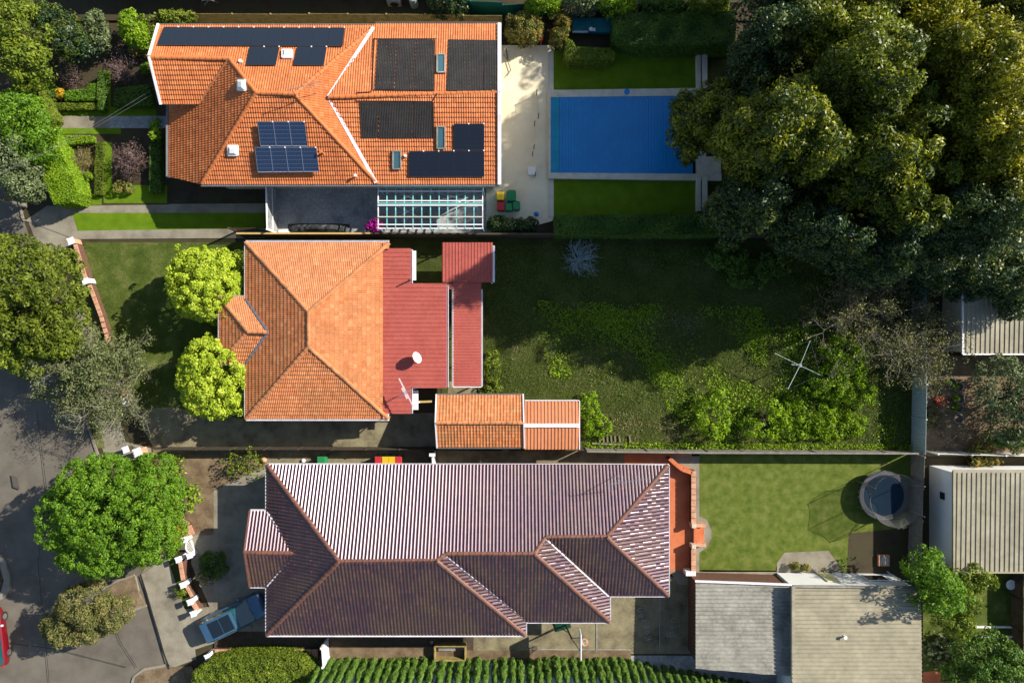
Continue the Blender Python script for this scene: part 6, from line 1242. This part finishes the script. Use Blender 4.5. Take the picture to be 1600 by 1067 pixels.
scatter('fallen_debris', 'pale rubble and dead stems beside the pavers', [(930, 640), (1060, 640), (1060, 698), (990, 698), (930, 690)], LM['dry'], 2600, .2, .12, 145, .15, patch=1.6, thr=.0)
scatter('grass', 'short worn grass on the front lawn', [(132, 381), (384, 381), (384, 640), (268, 636), (206, 636), (166, 520)], LM['weed'], 26000, .09, .05, 146, .2)
scatter('grass', 'short thick grass on the green back lawn', [(1094, 712), (1420, 712), (1420, 822), (1300, 858), (1215, 880), (1094, 886), (1094, 864), (1110, 842), (1110, 826), (1094, 803)], LM['hedge'], 30000, .08, .04, 147, .2)
scatter('leaf_litter', 'leaves and weeds on the ground in the patchy right yard', [(1450, 560), (1600, 560), (1700, 700), (1446, 700)], LM['straggly'], 9000, .16, .12, 148, .4, patch=1.2, thr=-.1)
scatter('leaf_litter', 'dry leaves scattered on the mulch garden', [(240, 712), (415, 712), (330, 770), (330, 855), (270, 800)], LM['dry'], 3000, .09, .03, 149, .5)
# right yards ----------------------------------------------------------------------------
tree('garden_tree', 'grey green tree at the right edge of the patchy yard', 'tree', [(1575, 600, 46, 44, 4.6, 1.2), (1590, 660, 40, 40, 4.2, 1.2), (1640, 620, 50, 60, 5, 1.2)], 0, LM['greygreen'], .17, 230, .4, 48, seed=151, amp=.3)
tree('garden_tree', 'dark green tree corner above the white shed', 'tree', [(1572, 685, 26, 18, 2.2, .4), (1600, 690, 26, 22, 2.4, .4)], 0, LM['hedge'], .16, 70, .3, 38, seed=152)
twiggy('creeper', 'sprawling creeper with long leaves on the shed edge', 'plant', (1540, 716), 26, 1.6, 'bark', seed=153, n=9, depth=3, leafm=LM['mixed'], nl=420, leaf=.32, rad=.03, spread=1.4)
tree('shrub', 'bushes behind the end fence beside the red chair', 'shrub', [(1458, 650, 14, 20, .9, .1), (1466, 600, 14, 10, .8, .1)], 0, LM['straggly'], .14, 40, .22, 26, seed=154, trunk=.03)
for i, (x, y) in enumerate(((1483, 597), (1494, 604), (1495, 622), (1494, 637))):
    tree('potted_plant', ['leafy plant filling the topmost ring planter', 'leafy plant filling the second ring planter', 'leafy plant in the middle ring planter', 'leafy plant in the fourth ring planter'][i], 'plant', [(x, y, 6, 6, .55, .1)], 0, LM['lime'], .12, 12, .12, 16, seed=155+i, trunk=.02, group='plants in the ring planters')
tree('garden_tree', 'green tree beside the beige garage corner', 'tree', [(1464, 895, 32, 34, 6.6, 1.5), (1482, 930, 34, 36, 6.2, 1.5), (1452, 930, 24, 30, 6, 1.5)], 0, LM['bright'], .19, 130, .4, 44, seed=161, amp=.35)
tree('garden_tree', 'olive green tree below the beige shed roof', 'tree', [(1525, 905, 40, 26, 4.4, 1), (1505, 940, 36, 36, 4.2, 1), (1500, 980, 34, 24, 3.8, 1)], 0, LM['oliveb'], .19, 150, .4, 44, seed=162, amp=.35)
tree('garden_tree', 'rounded green tree in the bottom right corner', 'tree', [(1550, 1030, 50, 44, 4, 1), (1530, 1075, 50, 40, 4, 1), (1590, 1050, 30, 30, 3.2, 1)], 0, LM['hedge'], .2, 190, .4, 46, seed=163, amp=.3)
twiggy('cactus_shrub', 'grey stemmed succulent shrub between the corner trees', 'shrub', (1480, 1020), 32, 2.0, 'palebark', seed=164, n=12, depth=3, leafm=LM['greygreen'], nl=700, leaf=.34, rad=.05)
tree('shrub', 'small bronze shrub against the white garage wall', 'shrub', [(1244, 886, 9, 7, .9, .1), (1260, 888, 9, 6, .8, .1)], 0, LM['mixed'], .12, 34, .16, 24, seed=165, trunk=.02)
hedge('hedge', 'wide clipped hedge along the bottom left edge', [(300, 1050), (325, 1032), (360, 1026), (420, 1024), (470, 1030), (490, 1044), (480, 1075), (460, 1120), (290, 1120)], 2.0, LM['oliveb'], 520, .14, 171, .3, .12, lump=.6)
# pencil pines ------------------------------------------------------------------------------
rng = np.random.default_rng(9)
def pine_points(rng, h=3.9, r=.27, n=3400):
    z = rng.random(n)**.85*h; f = np.minimum(1, (h-z)/(h*.35))**.7*np.minimum(1, .55+z/.6); a = rng.random(n)*6.283; lob = 1+.16*np.sin(3*a+z*3.1)+.12*np.sin(5*a-z*5)
    rr_ = r*f*lob*(.85+.2*rng.random(n)); p = np.column_stack([np.cos(a)*rr_, np.sin(a)*rr_, z+.05]); nn = nrm(np.column_stack([np.cos(a), np.sin(a), np.full(n, .5)])+rng.normal(size=(n, 3))*.35); return p, nn
protos = []
xs = []; x = 508.0
while x < 1215: xs.append(x); x += 13.2+rng.normal()*.8
def py_(x): return 1030 if x < 985 else 1030+(x-985)*.20
for i, x in enumerate(xs):
    q = P(x, py_(x)+rng.normal()*1.0); lab = 'slim clipped pencil pine in the long row along the bottom edge'
    if len(protos) < 4:
        t = bpy.data.objects.new('pencil_pine', None); C.objects.link(t); ORG[t.name] = Vector((0, 0, 0)); p, nn = pine_points(rng); V, F = leaf_geo(rng, p, nn, .10, .6); raw_mesh('foliage', V, F, LM['pine'], rng.random(len(p)), t, org=(0, 0, 0))
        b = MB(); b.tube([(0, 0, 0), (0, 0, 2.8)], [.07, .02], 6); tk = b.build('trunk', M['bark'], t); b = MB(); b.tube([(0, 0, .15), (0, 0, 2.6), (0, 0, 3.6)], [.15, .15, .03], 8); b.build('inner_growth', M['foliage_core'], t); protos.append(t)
    else: t = copy_tree(protos[i % 4])
    t.location = q; t.rotation_euler[2] = rng.random()*6.28; s_ = (.9+.2*rng.random())*(1 if x < 985 else .8); t.scale = (s_, s_, (.92+.16*rng.random())*(1.0 if x < 1000 else max(.4, 1-(x-1000)/330))); tag(t, lab, 'pine', 'row of pencil pines')
sheet('garden_edge', [(518, 1008), (680, 1008), (735, 1014), (985, 1014), (985, 1034), (505, 1034)], M['mulch'], 'brown soil strip in front of the pencil pines')
gwall([(735, 1013), (985, 1013)], .12, 'low pale concrete edging in front of the middle pines', 'path', .1)
